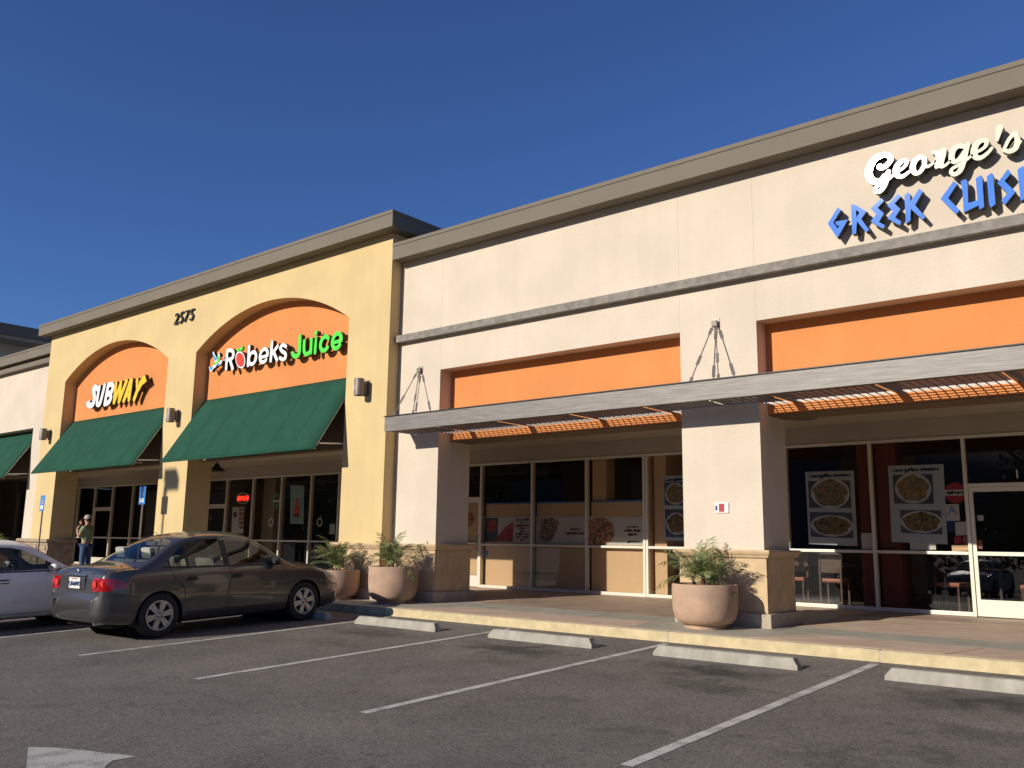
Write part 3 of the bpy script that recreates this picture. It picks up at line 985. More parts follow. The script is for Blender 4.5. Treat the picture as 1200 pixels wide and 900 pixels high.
def contours(field, x0, z0, h):
    """marching squares loops of field = 0 (inside < 0)"""
    nx, nz = field.shape
    segs = {}
    inside = field < 0

    def pt(i, j, k, l):
        a, b = field[i, j], field[k, l]
        t = a / (a - b)
        return (x0 + (i + (k - i) * t) * h, z0 + (j + (l - j) * t) * h)
    cells = np.argwhere((inside[:-1, :-1].astype(int) + inside[1:, :-1] + inside[1:, 1:] + inside[:-1, 1:]) % 4 != 0)
    nxt = {}
    for i, j in cells:
        c = [(i, j), (i + 1, j), (i + 1, j + 1), (i, j + 1)]
        s = [inside[p] for p in c]
        ed = []
        for k in range(4):
            a, b = c[k], c[(k + 1) % 4]
            if s[k] != s[(k + 1) % 4]:
                key = (min(a, b), max(a, b))
                ed.append((key, pt(*key[0], *key[1]), s[k]))
        # leave on inside->outside edges, enter on outside->inside edges
        outs = [e for e in ed if e[2]]
        ins = [e for e in ed if not e[2]]
        if len(outs) == 1:
            nxt[ins[0][0]] = (outs[0][0], ins[0][1])
        else:
            # saddle: pair each entry with the following exit
            order = ed
            for q in range(4):
                if not order[q][2]:
                    nxt[order[q][0]] = (order[(q + 1) % 4][0], order[q][1])
    loops = []
    while nxt:
        k0 = next(iter(nxt))
        k = k0
        lp = []
        while k in nxt:
            k2, p = nxt.pop(k)
            lp.append(p)
            k = k2
        if len(lp) > 5:
            loops.append(lp)
    return loops


def simplify(lp, tol):
    pts = [np.array(p) for p in lp]

    def rdp(a, b):
        if b <= a + 1: return []
        A, B = pts[a], pts[b]
        d = B - A
        L_ = np.hypot(*d) + 1e-9
        best, bi = -1, None
        for i in range(a + 1, b):
            q = pts[i] - A
            e = abs(d[0] * q[1] - d[1] * q[0]) / L_
            if e > best: best, bi = e, i
        return rdp(a, bi) + [bi] + rdp(bi, b) if best > tol else []
    n = len(pts)
    m_ = max(range(n), key=lambda i: np.hypot(*(pts[i] - pts[0])))
    pts.append(pts[0])
    idx = [0] + rdp(0, m_) + [m_] + rdp(m_, n)
    return [tuple(pts[i]) for i in idx]


def letter_loops(strokes, h=0.008, tol=0.0018):
    """strokes: lists of (x, z, r) polylines -> outline loops of their union"""
    pts = [p for s in strokes for p in s]
    rm = max(p[2] for p in pts)
    x0 = min(p[0] for p in pts) - rm - 3 * h; x1 = max(p[0] for p in pts) + rm + 3 * h
    z0 = min(p[1] for p in pts) - rm - 3 * h; z1 = max(p[1] for p in pts) + rm + 3 * h
    gx_, gz_ = np.meshgrid(np.arange(x0, x1, h), np.arange(z0, z1, h), indexing='ij')
    F = np.full(gx_.shape, 9.0)
    for s in strokes:
        if len(s) == 1:
            F = np.minimum(F, np.hypot(gx_ - s[0][0], gz_ - s[0][1]) - s[0][2]); continue
        for a, b in zip(s[:-1], s[1:]):
            dx, dz = b[0] - a[0], b[1] - a[1]
            L2 = dx * dx + dz * dz + 1e-12
            t = np.clip(((gx_ - a[0]) * dx + (gz_ - a[1]) * dz) / L2, 0, 1)
            F = np.minimum(F, np.hypot(gx_ - a[0] - t * dx, gz_ - a[1] - t * dz) - (a[2] + (b[2] - a[2]) * t))
    return [simplify(lp, tol) for lp in contours(F, x0, z0, h)]


def letter_mesh(loops, yf, depth, lip=0.0):
    """flat face (slot 0) at yf facing -Y, returns (slot 1) going back"""
    m = MB()
    flat = [p for lp in loops for p in lp]
    tris = tessellate_polygon([[Vector((p[0], p[1], 0)) for p in lp] for lp in loops])
    n = len(flat)
    m.v = [(p[0], yf, p[1]) for p in flat] + [(p[0], yf + depth, p[1]) for p in flat]
    for t in tris:
        m.f.append(tuple(t)); m.m.append(0)
        m.f.append(tuple(n + i for i in reversed(t))); m.m.append(1)
    b = 0
    for lp in loops:
        k = len(lp)
        for i in range(k):
            j = (i + 1) % k
            m.f.append((b + i, b + j, n + b + j, n + b + i)); m.m.append(1)
        b += k
    return m


def crop(ox, oy, k, yf):
    """photo crop coordinates -> (x, z) on the letter plane"""
    def fn(u, v):
        p = on_y(ox + u / k, oy + v / k, yf)
        return (p.x, p.z)
    return fn


def letter(parent, loops, face, yf, depth, name='letter', side='black', wall=None):
    o = obj(name, letter_mesh(loops, yf, depth), [MAT[face], MAT[side]], parent)
    if wall is not None:        # stand-off pin to the wall
        c = np.mean(np.array(loops[0]), 0)
        i = min(range(len(loops[0])), key=lambda k: abs(loops[0][k][0] - c[0]) + (0 if loops[0][k][1] < c[1] else 5))
        x, z = loops[0][i]
        obj('standoff', MB().box(x - .012, x + .012, yf + depth + .001, wall, z + .015, z + .04), MAT['black'], o)
    return o


def st(fn, pts, r, sm=True):
    """stroke from crop coordinates; r metres or per-point factor in the third value"""
    q = []
    for p in pts:
        x, z = fn(p[0], p[1])
        q.append((x, z, r * (p[2] if len(p) > 2 else 1.0)))
    return [tuple(a) for a in spline(q)] if sm else q


# --- script name over the restaurant
YF = YW - .17
sg = thing('script_letter_sign', 'cream script letters of the restaurant name high on the cream wall', 'sign', (-2.3, YF, 6.0))
A = crop(1005, 145, 9, YF)
B = crop(1100, 130, 9, YF)
r = .0385
G_ = [st(A, [(232, 452, .95), (262, 462, .9), (315, 430, .85), (352, 375, .85), (325, 335, .85), (262, 330, .95), (180, 375, 1.15), (124, 470, 1.25), (122, 560, 1.2), (170, 606, 1.1), (235, 600, .8), (290, 545, .7)], r),
      st(A, [(325, 505, .75), (305, 560, .85), (290, 630, .9), (245, 705, .8), (195, 712, .75), (192, 672, .6), (245, 635, .6), (310, 595, .55), (370, 545, .5)], r)]
e1 = [st(A, [(395, 520, .55), (455, 485, .55), (505, 440, .6), (520, 395, .65), (480, 388, .75), (425, 430, .95), (402, 500, 1.0), (425, 550, .85), (480, 552, .7), (545, 505, .55)], r)]
o1 = [st(A, [(655, 350, .8), (605, 390, .95), (580, 460, 1.0), (605, 520, .8), (655, 510, .75), (700, 440, .8), (705, 370, .75), (660, 345, .8)], r),
      st(A, [(690, 395, .5), (725, 450, .55), (770, 435, .5), (815, 395, .45)], r)]
r1 = [st(B, [(-60, 445, .6), (-35, 435, .7), (-15, 470, .75), (-30, 560, .75)], r), st(B, [(-28, 540, .7), (20, 440, .7), (55, 410, .75), (50, 470, .75), (25, 550, .85), (30, 585, .7), (75, 570, .5), (120, 530, .45)], r)]
r1[0] = st(A, [(800, 300, .7), (838, 312, .75), (848, 370, .8), (835, 450, .8)], r)
g1 = [st(B, [(265, 375, .7), (205, 370, .85), (150, 420, .95), (135, 500, .95), (165, 535, .8), (215, 510, .75), (270, 430, .7)], r),
      st(B, [(310, 345, .7), (285, 430, .85), (260, 540, .9), (225, 630, .85), (170, 668, .75), (132, 650, .65), (140, 612, .55), (200, 575, .6), (270, 530, .55), (350, 470, .45)], r)]
e2 = [st(B, [(365, 440, .5), (430, 420, .55), (490, 375, .6), (505, 325, .7), (465, 308, .75), (400, 350, .95), (370, 430, 1.05), (395, 490, .9), (450, 490, .75), (520, 440, .6), (560, 390, .5)], r)]
ap = [st(B, [(641, 180, 1.15), (625, 260, .7), (618, 312, .35)], r, False)]
s2 = [st(B, [(690, 400, .5), (740, 300, .6), (800, 235, .7), (815, 250, .7), (830, 310, .8), (810, 390, .9), (750, 425, .8), (690, 415, .55)], r), st(B, [(820, 380, .5), (865, 320, .4)], r)]
for q in (G_, e1, o1, r1, g1, e2, ap, s2):
    letter(sg, letter_loops(q), 'cream_face', YF, .11, side='black', wall=YW - .001)

# --- angular letters below it
sb = thing('angular_letter_sign', 'blue angular capital letters below the script restaurant name', 'sign', (-2.3, YF, 5.5))
A = crop(965, 200, 9.2308, YF)
B = crop(1090, 180, 10, YF)
G3 = [
    [[(152, 398), (190, 424), (106, 560), (152, 626), (174, 592), (142, 592), (125, 552), (265, 527), (150, 728), (45, 575)]],
    [[(298, 360), (352, 372), (465, 440), (408, 522), (492, 640), (460, 668), (362, 548), (352, 680), (312, 690)], [(350, 425), (388, 450), (357, 508)]],
    [[(625, 297), (656, 325), (585, 402), (655, 462), (598, 555), (666, 590), (645, 628), (510, 550), (570, 470), (510, 410)]],
    [[(805, 250), (838, 280), (768, 355), (832, 415), (775, 505), (842, 550), (826, 590), (690, 518), (750, 440), (690, 375)]],
    [[(875, 265), (918, 235), (936, 255), (940, 335), (1035, 193), (1076, 225), (990, 372), (1102, 500), (1072, 530), (945, 415), (940, 540), (892, 575)]]]
B3 = [
    [[(275, 320), (318, 355), (210, 520), (345, 662), (305, 712), (122, 530)]],
    [[(358, 322), (420, 298), (436, 335), (446, 580), (555, 545), (533, 287), (597, 252), (610, 285), (632, 625), (575, 655), (570, 605), (393, 690), (378, 440)]],
    [[(662, 267), (722, 223), (740, 265), (765, 592), (708, 634), (690, 580)]],
    [[(912, 180), (948, 230), (870, 320), (1002, 445), (880, 597), (830, 550), (905, 465), (788, 345)]],
    [[(1022, 188), (1088, 143), (1105, 170), (1130, 512), (1060, 558)]]]
for fn, L3 in ((A, G3), (B, B3)):
    for lps in L3:
        letter(sb, [[fn(*p) for p in lp] for lp in lps], 'blue_face', YF, .11, wall=YW - .001)
# the last two letters run past the right edge of the picture
xN, zN = B(1150, 330)[0] + .08, 5.75
hN = .52
letter(sb, [[(xN, zN - hN / 2), (xN + .08, zN - hN / 2), (xN + .085, zN + .08), (xN + .30, zN - hN / 2), (xN + .38, zN - hN / 2 + .04), (xN + .38, zN + hN / 2), (xN + .30, zN + hN / 2 - .03), (xN + .295, zN - .06), (xN + .09, zN + hN / 2), (xN, zN + hN / 2 - .04)]], 'blue_face', YF, .11)
E3 = [A(*p) for p in G3[2][0]]
dx = xN + .44 - min(p[0] for p in E3); dz = zN - .26 - min(p[1] for p in E3)
letter(sb, [[(p[0] + dx, p[1] + dz) for p in E3]], 'blue_face', YF, .11)

# --- juice bar sign
YJ = 12.17 - .20
sj = thing('juice_bar_sign', 'white and green juice bar letters with red fruit and bird on orange arch', 'sign', (-17.2, YJ, 5.4))
A = crop(240, 380, 12.857, YJ)
B = crop(325, 380, 12.857, YJ)
r = .047


def ring(fn, cx, cy, rx, ry, a0, a1, r_, tilt=.12, n=20):
    q = []
    for k in range(n + 1):
        t = math.radians(a0 + (a1 - a0) * k / n)
        u, v = rx * math.cos(t), -ry * math.sin(t)
        x, z = fn(cx + u - tilt * v, cy + v - u * .16)
        q.append((x, z, r_))
    return q


rob = [('white_face', [st(A, [(338, 400), (320, 672)], r, False), st(A, [(338, 398), (400, 392), (432, 440), (412, 510), (335, 540)], r), st(A, [(380, 540), (418, 668)], r, False)]),
       ('white_face', [st(A, [(668, 335), (650, 618)], r, False), ring(A, 718, 510, 54, 92, 0, 360, r * .95)]),
       ('white_face', [ring(A, 888, 472, 58, 100, 12, 318, r * .92), st(A, [(835, 502), (945, 470)], r * .8, False)]),
       ('white_face', [st(A, [(1012, 268), (992, 548)], r, False), st(A, [(1095, 332), (1015, 440)], r * .95, False), st(A, [(1040, 425), (1085, 535)], r * .95, False)]),
       ('white_face', [st(B, [(128, 335), (85, 310), (45, 355), (70, 405), (122, 445), (118, 510), (75, 530), (38, 505)], r * .92)]),
       ('green_face', [st(B, [(340, 185), (332, 400), (305, 470), (255, 478), (228, 440)], r * 1.15)]),
       ('green_face', [st(B, [(405, 252), (402, 400), (432, 450), (480, 425), (505, 380)], r), st(B, [(512, 230), (502, 425)], r, False)]),
       ('green_face', [st(B, [(577, 215), (566, 425)], r, False), [(*B(581, 130), r * 1.15)]]),
       ('green_face', [ring(B, 712, 290, 62, 106, 42, 322, r * 1.05)]),
       ('green_face', [ring(B, 895, 250, 66, 112, 10, 322, r * 1.05), st(B, [(838, 278), (962, 246)], r * .85, False)])]
for face, q in rob:
    letter(sj, letter_loops(q), face, YJ, .11, wall=12.169)
# fruit standing in for the letter o, with two leaves
fr = []
for s_, face, yo, nm in ((1.0, 'white_face', 0, 'fruit_letter'), (.83, 'red_face', -.006, 'fruit_face')):
    lp = [A(535 + 72 * s_ * math.cos(t) - .22 * -128 * s_ * math.sin(t) * -1 * .6, 535 + -128 * s_ * math.sin(t) - 8 * math.cos(t)) for t in [2 * PI * k / 40 for k in range(40)]]
    if nm == 'fruit_letter':
        fo = letter(sj, [lp], face, YJ, .11, nm, wall=12.169)
    else:
        letter(fo, [lp], face, YJ + yo, .005, nm, side=face)
for lp in ([(478, 385), (500, 362), (528, 380), (520, 412), (490, 408)], [(528, 382), (545, 345), (578, 330), (575, 375), (545, 405)]):
    letter(fo, [[A(*p) for p in lp]], 'green_face', YJ - .008, .05, 'leaf', side='green_face')
bird = letter(sj, letter_loops([st(A, [(128, 425, .55), (140, 480, .9), (165, 540, 1.1)], r), st(A, [(210, 440, .5), (212, 490, .9), (205, 550, 1.2), (170, 605, 1.1), (110, 660, .9)], r), st(A, [(170, 600, .9), (230, 590, .8), (265, 520, .9), (295, 540, .35)], r), st(A, [(70, 650, .5), (95, 700, .6), (125, 650, .7)], r)]), 'white_face', YJ, .09, 'bird_emblem', wall=12.169)
for face, lp in (('sky_blue_face', [(122, 440), (176, 520), (168, 548), (150, 545), (130, 500)]), ('green_face', [(188, 478), (214, 470), (228, 520), (216, 560), (165, 610), (138, 612), (145, 588), (195, 545)]),
                 ('blue_face', [(232, 580), (218, 612), (165, 632), (190, 598)]), ('sky_blue_face', [(68, 655), (128, 645), (98, 700)]), ('red_face', [(242, 505), (265, 490), (290, 532), (262, 548), (246, 535)])):
    letter(bird, [[A(*p) for p in lp]], face, YJ - .006, .005, 'colour_inlay', side=face)

# --- sandwich shop sign
ss = thing('sandwich_shop_sign', 'slanted white and yellow sandwich shop letters on the orange arch', 'sign', (-24.8, YJ, 5.1))
A = crop(95, 430, 12.6316, YJ)
r = .075
sub = [('white_face', [st(A, [(232, 318), (208, 300), (185, 330), (192, 395), (198, 465), (175, 550), (130, 572), (100, 550)], r * 1.15), st(A, [(100, 548, .8), (88, 530, .5), (128, 505, .3)], r)]),
       ('white_face', [st(A, [(270, 300), (238, 480), (240, 552), (275, 545), (300, 470), (348, 275)], r)]),
       ('white_face', [st(A, [(402, 270), (350, 545)], r, False), st(A, [(402, 268), (458, 258), (470, 305), (448, 370), (400, 398)], r), st(A, [(395, 400), (432, 412), (440, 460), (405, 525), (350, 548)], r)]),
       ('yellow_face', [st(A, [(515, 250), (488, 520)], r, False), st(A, [(488, 520), (590, 232)], r * .9, False), st(A, [(590, 232), (560, 508)], r * .9, False), st(A, [(560, 508), (672, 210)], r, False)]),
       ('yellow_face', [st(A, [(732, 205), (632, 498)], r, False), st(A, [(745, 200), (708, 482)], r, False), st(A, [(680, 420), (722, 410)], r * .8, False)]),
       ('yellow_face', [st(A, [(828, 195), (832, 330)], r * .9, False), st(A, [(905, 215), (845, 330)], r, False), st(A, [(838, 330), (785, 475)], r, False), st(A, [(880, 235), (930, 180)], r * 1.1, False)])]
for face, q in sub:
    o = letter(ss, letter_loops(q, .012, .003), face, YJ, .11, wall=12.169)
letter(ss, [[A(945, 112), A(972, 212), A(910, 268), A(915, 225), A(890, 230), A(900, 150)]], 'yellow_face', YJ - .004, .112, 'arrow_head', wall=12.169)

# --- street number


def text_loops(s, size, bold=0.0, shear=0.0):
    cu = bpy.data.curves.new('t', 'FONT')
    cu.body = s; cu.size = size; cu.offset = bold; cu.shear = shear; cu.resolution_u = 4; cu.fill_mode = 'NONE'
    o = bpy.data.objects.new('t', cu)
    COL.objects.link(o)
    dg = bpy.context.evaluated_depsgraph_get()
    me = bpy.data.meshes.new_from_object(o.evaluated_get(dg))
    # chain edges to loops
    nb = {}
    for e in me.edges:
        a, b = e.vertices
        nb.setdefault(a, []).append(b); nb.setdefault(b, []).append(a)
    co = [v.co.copy() for v in me.vertices]
    seen, loops = set(), []
    for s0 in nb:
        if s0 in seen: continue
        lp, k, prev = [], s0, None
        while k not in seen:
            seen.add(k); lp.append((co[k].x, co[k].y))
            n_ = [q for q in nb[k] if q != prev and q not in seen]
            prev = k
            if not n_: break
            k = n_[0]
        if len(lp) > 2: loops.append(lp)
    bpy.data.objects.remove(o); bpy.data.curves.remove(cu); bpy.data.meshes.remove(me)
    return loops


def text(parent, s, x, z, y, size, matname, depth=.002, bold=0.0, shear=0.0, name='lettering', align='l', side=None):
    lps = text_loops(s, size, bold, shear)
    if not lps: return None
    xs_ = [p[0] for lp in lps for p in lp]
    w = max(xs_) - min(xs_)
    off = {'l': -min(xs_), 'c': -min(xs_) - w / 2, 'r': -max(xs_)}[align]
    m = letter_mesh([[(x + p[0] + off, z + p[1]) for p in lp] for lp in lps], y, depth)
    return obj(name, m, [MAT[matname], MAT[side or matname]], parent)


sn = thing('street_number', 'black street number 2575 on the yellow wall between the arches', 'sign', (-21.0, YR - .06, 6.82))
for i, ch in enumerate('2575'):
    text(sn, ch, -21.50 + i * .255, 6.82, YR - .05, .44, 'black', .035, .034, .18, 'numeral')

# ------------------------------------------------------------------ window posters, stickers, lettering
def food_material(name, cols, scale):
    m = bpy.data.materials.new(name)
    nt, N, L, p = nodes_of(m)
    p.inputs['Roughness'].default_value = 0.5
    geo = N.new('ShaderNodeNewGeometry')
    nz = N.new('ShaderNodeTexNoise'); nz.inputs['Scale'].default_value = scale * .55; nz.inputs['Detail'].default_value = 2; nz.inputs['Distortion'].default_value = .6
    L.new(geo.outputs['Position'], nz.inputs['Vector'])
    sp = N.new('ShaderNodeMapRange'); sp.inputs['From Min'].default_value = .37; sp.inputs['From Max'].default_value = .63
    L.new(nz.outputs['Fac'], sp.inputs['Value'])
    r_ = N.new('ShaderNodeValToRGB'); r_.color_ramp.interpolation = 'LINEAR'
    r_.color_ramp.elements[0].color = (*cols[0], 1); r_.color_ramp.elements[0].position = 0
    r_.color_ramp.elements[1].color = (*cols[-1], 1); r_.color_ramp.elements[1].position = 1 - 1 / len(cols)
    for i, c_ in enumerate(cols[1:-1]):
        e = r_.color_ramp.elements.new((i + 1) / len(cols)); e.color = (*c_, 1)
    L.new(sp.outputs[0], r_.inputs[0]); L.new(r_.outputs[0], p.inputs['Base Color'])
    return m


MAT['salad'] = food_material('printed_salad', [(.10, .16, .03), (.30, .06, .03), (.45, .40, .30), (.16, .10, .04), (.06, .12, .03), (.40, .22, .08)], 21)
MAT['stew'] = food_material('printed_meat_plate', [(.16, .07, .03), (.25, .12, .04), (.12, .14, .03), (.36, .26, .08), (.10, .05, .02)], 23)
MAT['pizza'] = food_material('printed_pizza', [(.45, .05, .02), (.60, .36, .18), (.62, .52, .38), (.38, .03, .02), (.20, .16, .05)], 18)
MAT['tomato'] = food_material('printed_tomato', [(.42, .04, .02), (.5, .08, .03), (.35, .03, .015)], 6)
MAT['wrap'] = food_material('printed_wrap', [(.45, .33, .18), (.22, .12, .04), (.12, .06, .03), (.5, .42, .28), (.16, .13, .03)], 12)
MAT['photo_bg'] = mat('printed_dark_blue', (0.075, 0.085, 0.12), .5, var=.3, scale=6)
MAT['ink'] = mat('navy_ink', (0.02, 0.045, 0.12), .6, var=.05)
MAT['redink'] = mat('red_ink', (0.42, 0.03, 0.03), .6, var=.05)
MAT['brownink'] = mat('brown_ink', (0.18, 0.09, 0.06), .6, var=.05)
MAT['greenink'] = mat('green_ink', (0.10, 0.36, 0.26), .6, var=.05)
MAT['plate'] = mat('printed_white_plate', (0.58, 0.60, 0.62), .5, var=.05)
MAT['smoothie'] = mat('printed_smoothie', (.75, .12, .06), .5, var=.25, scale=9)
MAT['neon'] = mat('red_neon_tube', (.8, .05, .02), .4, var=0, emit=(1.0, .06, .03), estr=1.0)
MAT['neon_o'] = mat('neon_oval_tube', (.6, .08, .03), .4, var=0, emit=(.2, .6, .3), estr=.12)
YP = 16.022


def sheet(parent, name, quad, y, m, top=False):
    """flat printed sheet from photo corners on the window plane"""
    v = [on_y(q[0], q[1], y) for q in quad]
    return obj(name, MB().prism_xz([(p.x, p.z) for p in v], y, y + .0015), m, parent)


def menu_poster(quad, label, plates, title=True):
    ps = [on_y(q[0], q[1], YP) for q in quad]     # tl, tr, br, bl
    t = thing('menu_poster', label, 'poster', (ps[3].x, YP, ps[3].z), 'food posters in the restaurant windows')
    obj('backing', MB().prism_xz([(p.x, p.z) for p in ps], YP, YP + .002), MAT['poster'], t)

    def uv(u, v):
        a = ps[0].lerp(ps[1], u); b = ps[3].lerp(ps[2], u)
        return a.lerp(b, v)
    for (u0, u1, v0, v1, cu, cv, ru, rv, food) in plates:
        q = [uv(u0, v0), uv(u1, v0), uv(u1, v1), uv(u0, v1)]
        ph = obj('photo', MB().prism_xz([(p.x, p.z) for p in q], YP - .002, YP - .0005), MAT['photo_bg'], t)
        n = 28
        for k_, (sc, mm, off) in enumerate(((1.0, 'plate', .0035), (.86, food, .005))):
            lp = []
            for k in range(n):
                a = 2 * PI * k / n
                wob = 1 if k_ == 0 else 1 + .06 * math.sin(5 * a) + .04 * math.sin(9 * a + 1)
                p = uv(cu + ru * sc * wob * math.cos(a), cv - rv * sc * wob * math.sin(a))
                lp.append((p.x, p.z))
            obj('plate' if k_ == 0 else 'food', MB().prism_xz(lp, YP - off, YP - off + .001), MAT[mm], ph)
    h = (ps[0].z - ps[3].z)
    w = ps[1].x - ps[0].x
    if title:
        p = uv(.06, .085)
        text(t, "George's", p.x, p.z, YP - .003, h * .08, 'ink', .001, .006, .3)
        p = uv(.42, .08)
        text(t, "GREEK CUISINE", p.x, p.z, YP - .003, h * .05, 'ink', .001, .003)
    return t


PL1 = [(.05, .92, .13, .50, .5, .30, .40, .21, 'salad'), (.05, .93, .56, .90, .5, .74, .44, .145, 'stew')]
PL2 = [(.08, .80, .12, .50, .44, .30, .33, .195, 'salad'), (.18, .92, .58, .88, .56, .73, .38, .14, 'stew')]
menu_poster([(943.5, 553), (1000.5, 551.5), (1004.8, 640), (948, 637.5)], 'pale blue two plate menu poster in the window next to the pillar', PL1)
menu_poster([(1040.6, 546), (1105.5, 544), (1110.5, 638), (1045, 635)], 'pale blue two plate menu poster beside the round red sticker', PL2)
menu_poster([(776.5, 558), (806, 557), (808, 634), (779, 633)], 'pale blue menu poster showing behind the pillar with the fire alarm', [(.05, .95, .10, .46, .5, .28, .42, .17, 'salad'), (.05, .95, .52, .95, .5, .74, .42, .17, 'stew')])


def sticker(name, quad, label, m, cat='notice', y=YP):
    v = [on_y(q[0], q[1], y) for q in quad]
    o = obj(name, MB().prism_xz([(p.x, p.z) for p in v], y, y + .0015), MAT[m])
    return tag(o, label, cat)


# round red delivery sticker
t = thing('delivery_sticker', 'round red and white delivery sticker in the restaurant window', 'sticker', tuple(on_y(1119.7, 577.5, YP)))
c = on_y(1119.7, 577.5, YP)
obj('disc', MB().lathe([(.001, 0), (.17, 0), (.17, .002), (.001, .002)], 32, (c.x, YP - .001, c.z), 'y'), MAT['redink'], t)
obj('white_bar', MB().box(c.x - .165, c.x + .165, YP - .004, YP - .0015, c.z - .045, c.z + .05), MAT['paper'], t)
text(t, 'delivers!', c.x, c.z - .02, YP - .006, .085, 'black', .001, .003, 0, align='c')
t = thing('grade_card', 'white inspection card with a big blue letter A', 'notice', tuple(on_y(1116, 600, YP)))
sheet(t, 'card', [(1108, 591), (1123.5, 590.5), (1125, 610), (1109.5, 610.5)], YP, MAT['paper'])
c = on_y(1116, 601, YP)
text(t, 'A', c.x, c.z - .02, YP - .003, .20, 'blue_sign', .001, .008, 0, align='c')
for nm, quad, lab, m in (
    ('hours_notice', [(1119, 612), (1134, 611), (1135.5, 627), (1120, 627.5)], 'white and green notice right of the inspection card', 'paper'),
    ('card_sticker', [(1110, 611), (1118, 610.5), (1119, 623), (1110.5, 623.5)], 'small navy payment sticker below the inspection card', 'ink'),
    ('round_sticker', [(1118, 629), (1126, 628.5), (1127, 637), (1118.5, 637)], 'small orange red sticker low beside the door', 'redink'),
    ('small_sticker', [(1128, 628.5), (1135, 628), (1136, 637), (1129, 637)], 'small red and white sticker beside the door frame', 'vinyl'),
    ('floor_notice', [(1115, 639), (1136, 638.5), (1137, 645), (1116, 646)], 'cream notice strip above the middle window rail', 'tanboard'),
    ('window_notice', [(1009, 625), (1023.5, 624.5), (1024.5, 643.5), (1010, 643.5)], 'white and green notice low in the window by the pillar poster', 'paper'),
    ('taped_notice', [(1066, 629), (1095.5, 628), (1097, 644), (1067, 645)], 'taped white sheet hanging under the menu poster', 'paper'),
    ('door_notice', [(1145, 604), (1152, 603.5), (1153, 610), (1146, 610.5)], 'small white square sticker on the restaurant door glass', 'paper'),
    ('door_card_sticker', [(1145.5, 633), (1151, 633), (1151.5, 643), (1146, 643)], 'small striped payment sticker on the restaurant door glass', 'vinyl')):
    sticker(nm, quad, lab, m)
tn = thing('unit_number', 'white unit number on the glass above the restaurant door', 'sign', tuple(on_y(1197, 560, 15.99)))
c = on_y(1191.5, 560.5, 15.99)
text(tn, '1', c.x, c.z, 15.990, .20, 'paper', .002, .006, name='numeral')

# pizza banners behind the vacant unit's glass
YB = 16.085
banners = [
    ([(567, 606), (622.5, 605.5), (622.5, 636.5), (567.5, 635.5)], 'pizza banner strip with tomatoes and a price list', 0),
    ([(628, 605), (686, 605), (686, 638), (628, 637)], 'pizza banner strip with a folded wrap', 1),
    ([(690, 605), (756, 605.5), (757, 639), (690, 638)], 'pizza banner strip with a topped pizza and red lettering', 2)]
for quad, lab, k in banners:
    ps = [on_y(q[0], q[1], YB) for q in quad]
    t = thing('pizza_banner', lab, 'poster', (ps[3].x, YB, ps[3].z), 'pizza banners in the vacant unit')
    obj('banner_sheet', MB().prism_xz([(p.x, p.z) for p in ps], YB, YB + .002), MAT['paper'], t)
    x0, x1, z0, z1 = ps[3].x, ps[1].x, ps[3].z + .01, ps[0].z - .01
    h = z1 - z0
    w = x1 - x0
    if k == 0:
        obj('printed_dark_area', MB().box(x0 + .01, x0 + .3 * w, YB - .0015, YB - .0005, z0 + .01, z1 - .01), MAT['photo_bg'], t)
        obj('printed_tomato', MB().disc((x0 + .17 * w, YB - .002, z0 + .66 * h), .26 * h), MAT['tomato'], t)
        obj('printed_tomato', MB().prism_xz([(x0 + .22 * w, z0 + .02), (x0 + .62 * w, z0 + .02), (x0 + .64 * w, z0 + .85 * h), (x0 + .45 * w, z0 + .6 * h)], YB - .004, YB - .003), MAT['tomato'], t)
        for i, ln in enumerate(('CHEESE PIZZA', '$9.99', 'ONE TOPPING', 'PIZZA', '$8.99', 'CREATE YOUR', 'OWN PIZZA', '$4.99')):
            text(t, ln, x0 + .82 * w, z0 + h * (.86 - i * .115), YB - .003, h * .115, 'redink' if i % 3 else 'brownink', .001, .003, 0, align='c')
    elif k == 1:
        obj('printed_wrap', MB().prism_xz([(x0 + .06 * w, z0 + .1 * h), (x0 + .22 * w, z0 + .02 * h), (x0 + .36 * w, z0 + .15 * h), (x0 + .48 * w, z0 + .8 * h), (x0 + .34 * w, z0 + .97 * h), (x0 + .12 * w, z0 + .9 * h)], YB - .003, YB - .002), MAT['wrap'], t)
        text(t, 'gourmet', x0 + .80 * w, z0 + .5 * h, YB - .003, h * .14, 'brownink', .001, .002, .3, align='c')
        text(t, 'PIZZA WRAPS', x0 + .80 * w, z0 + .33 * h, YB - .003, h * .13, 'redink', .001, .005, 0, align='c')
    else:
        obj('printed_pizza', MB().disc((x0 + .20 * w, YB - .003, z0 + .46 * h), .27 * w, sz=.95 * h / (w * .5)), MAT['pizza'], t)
        text(t, 'delectable', x0 + .78 * w, z0 + .60 * h, YB - .003, h * .13, 'brownink', .001, .002, .3, align='c')
        text(t, 'SIGNATURE', x0 + .78 * w, z0 + .45 * h, YB - .003, h * .13, 'redink', .001, .005, 0, align='c')
        text(t, 'PIZZAS', x0 + .78 * w, z0 + .31 * h, YB - .003, h * .13, 'redink', .001, .005, 0, align='c')
        text(t, 'gluten-free', x0 + .80 * w, z0 + .07 * h, YB - .003, h * .12, 'brownink', .001, .002, .3, align='c')
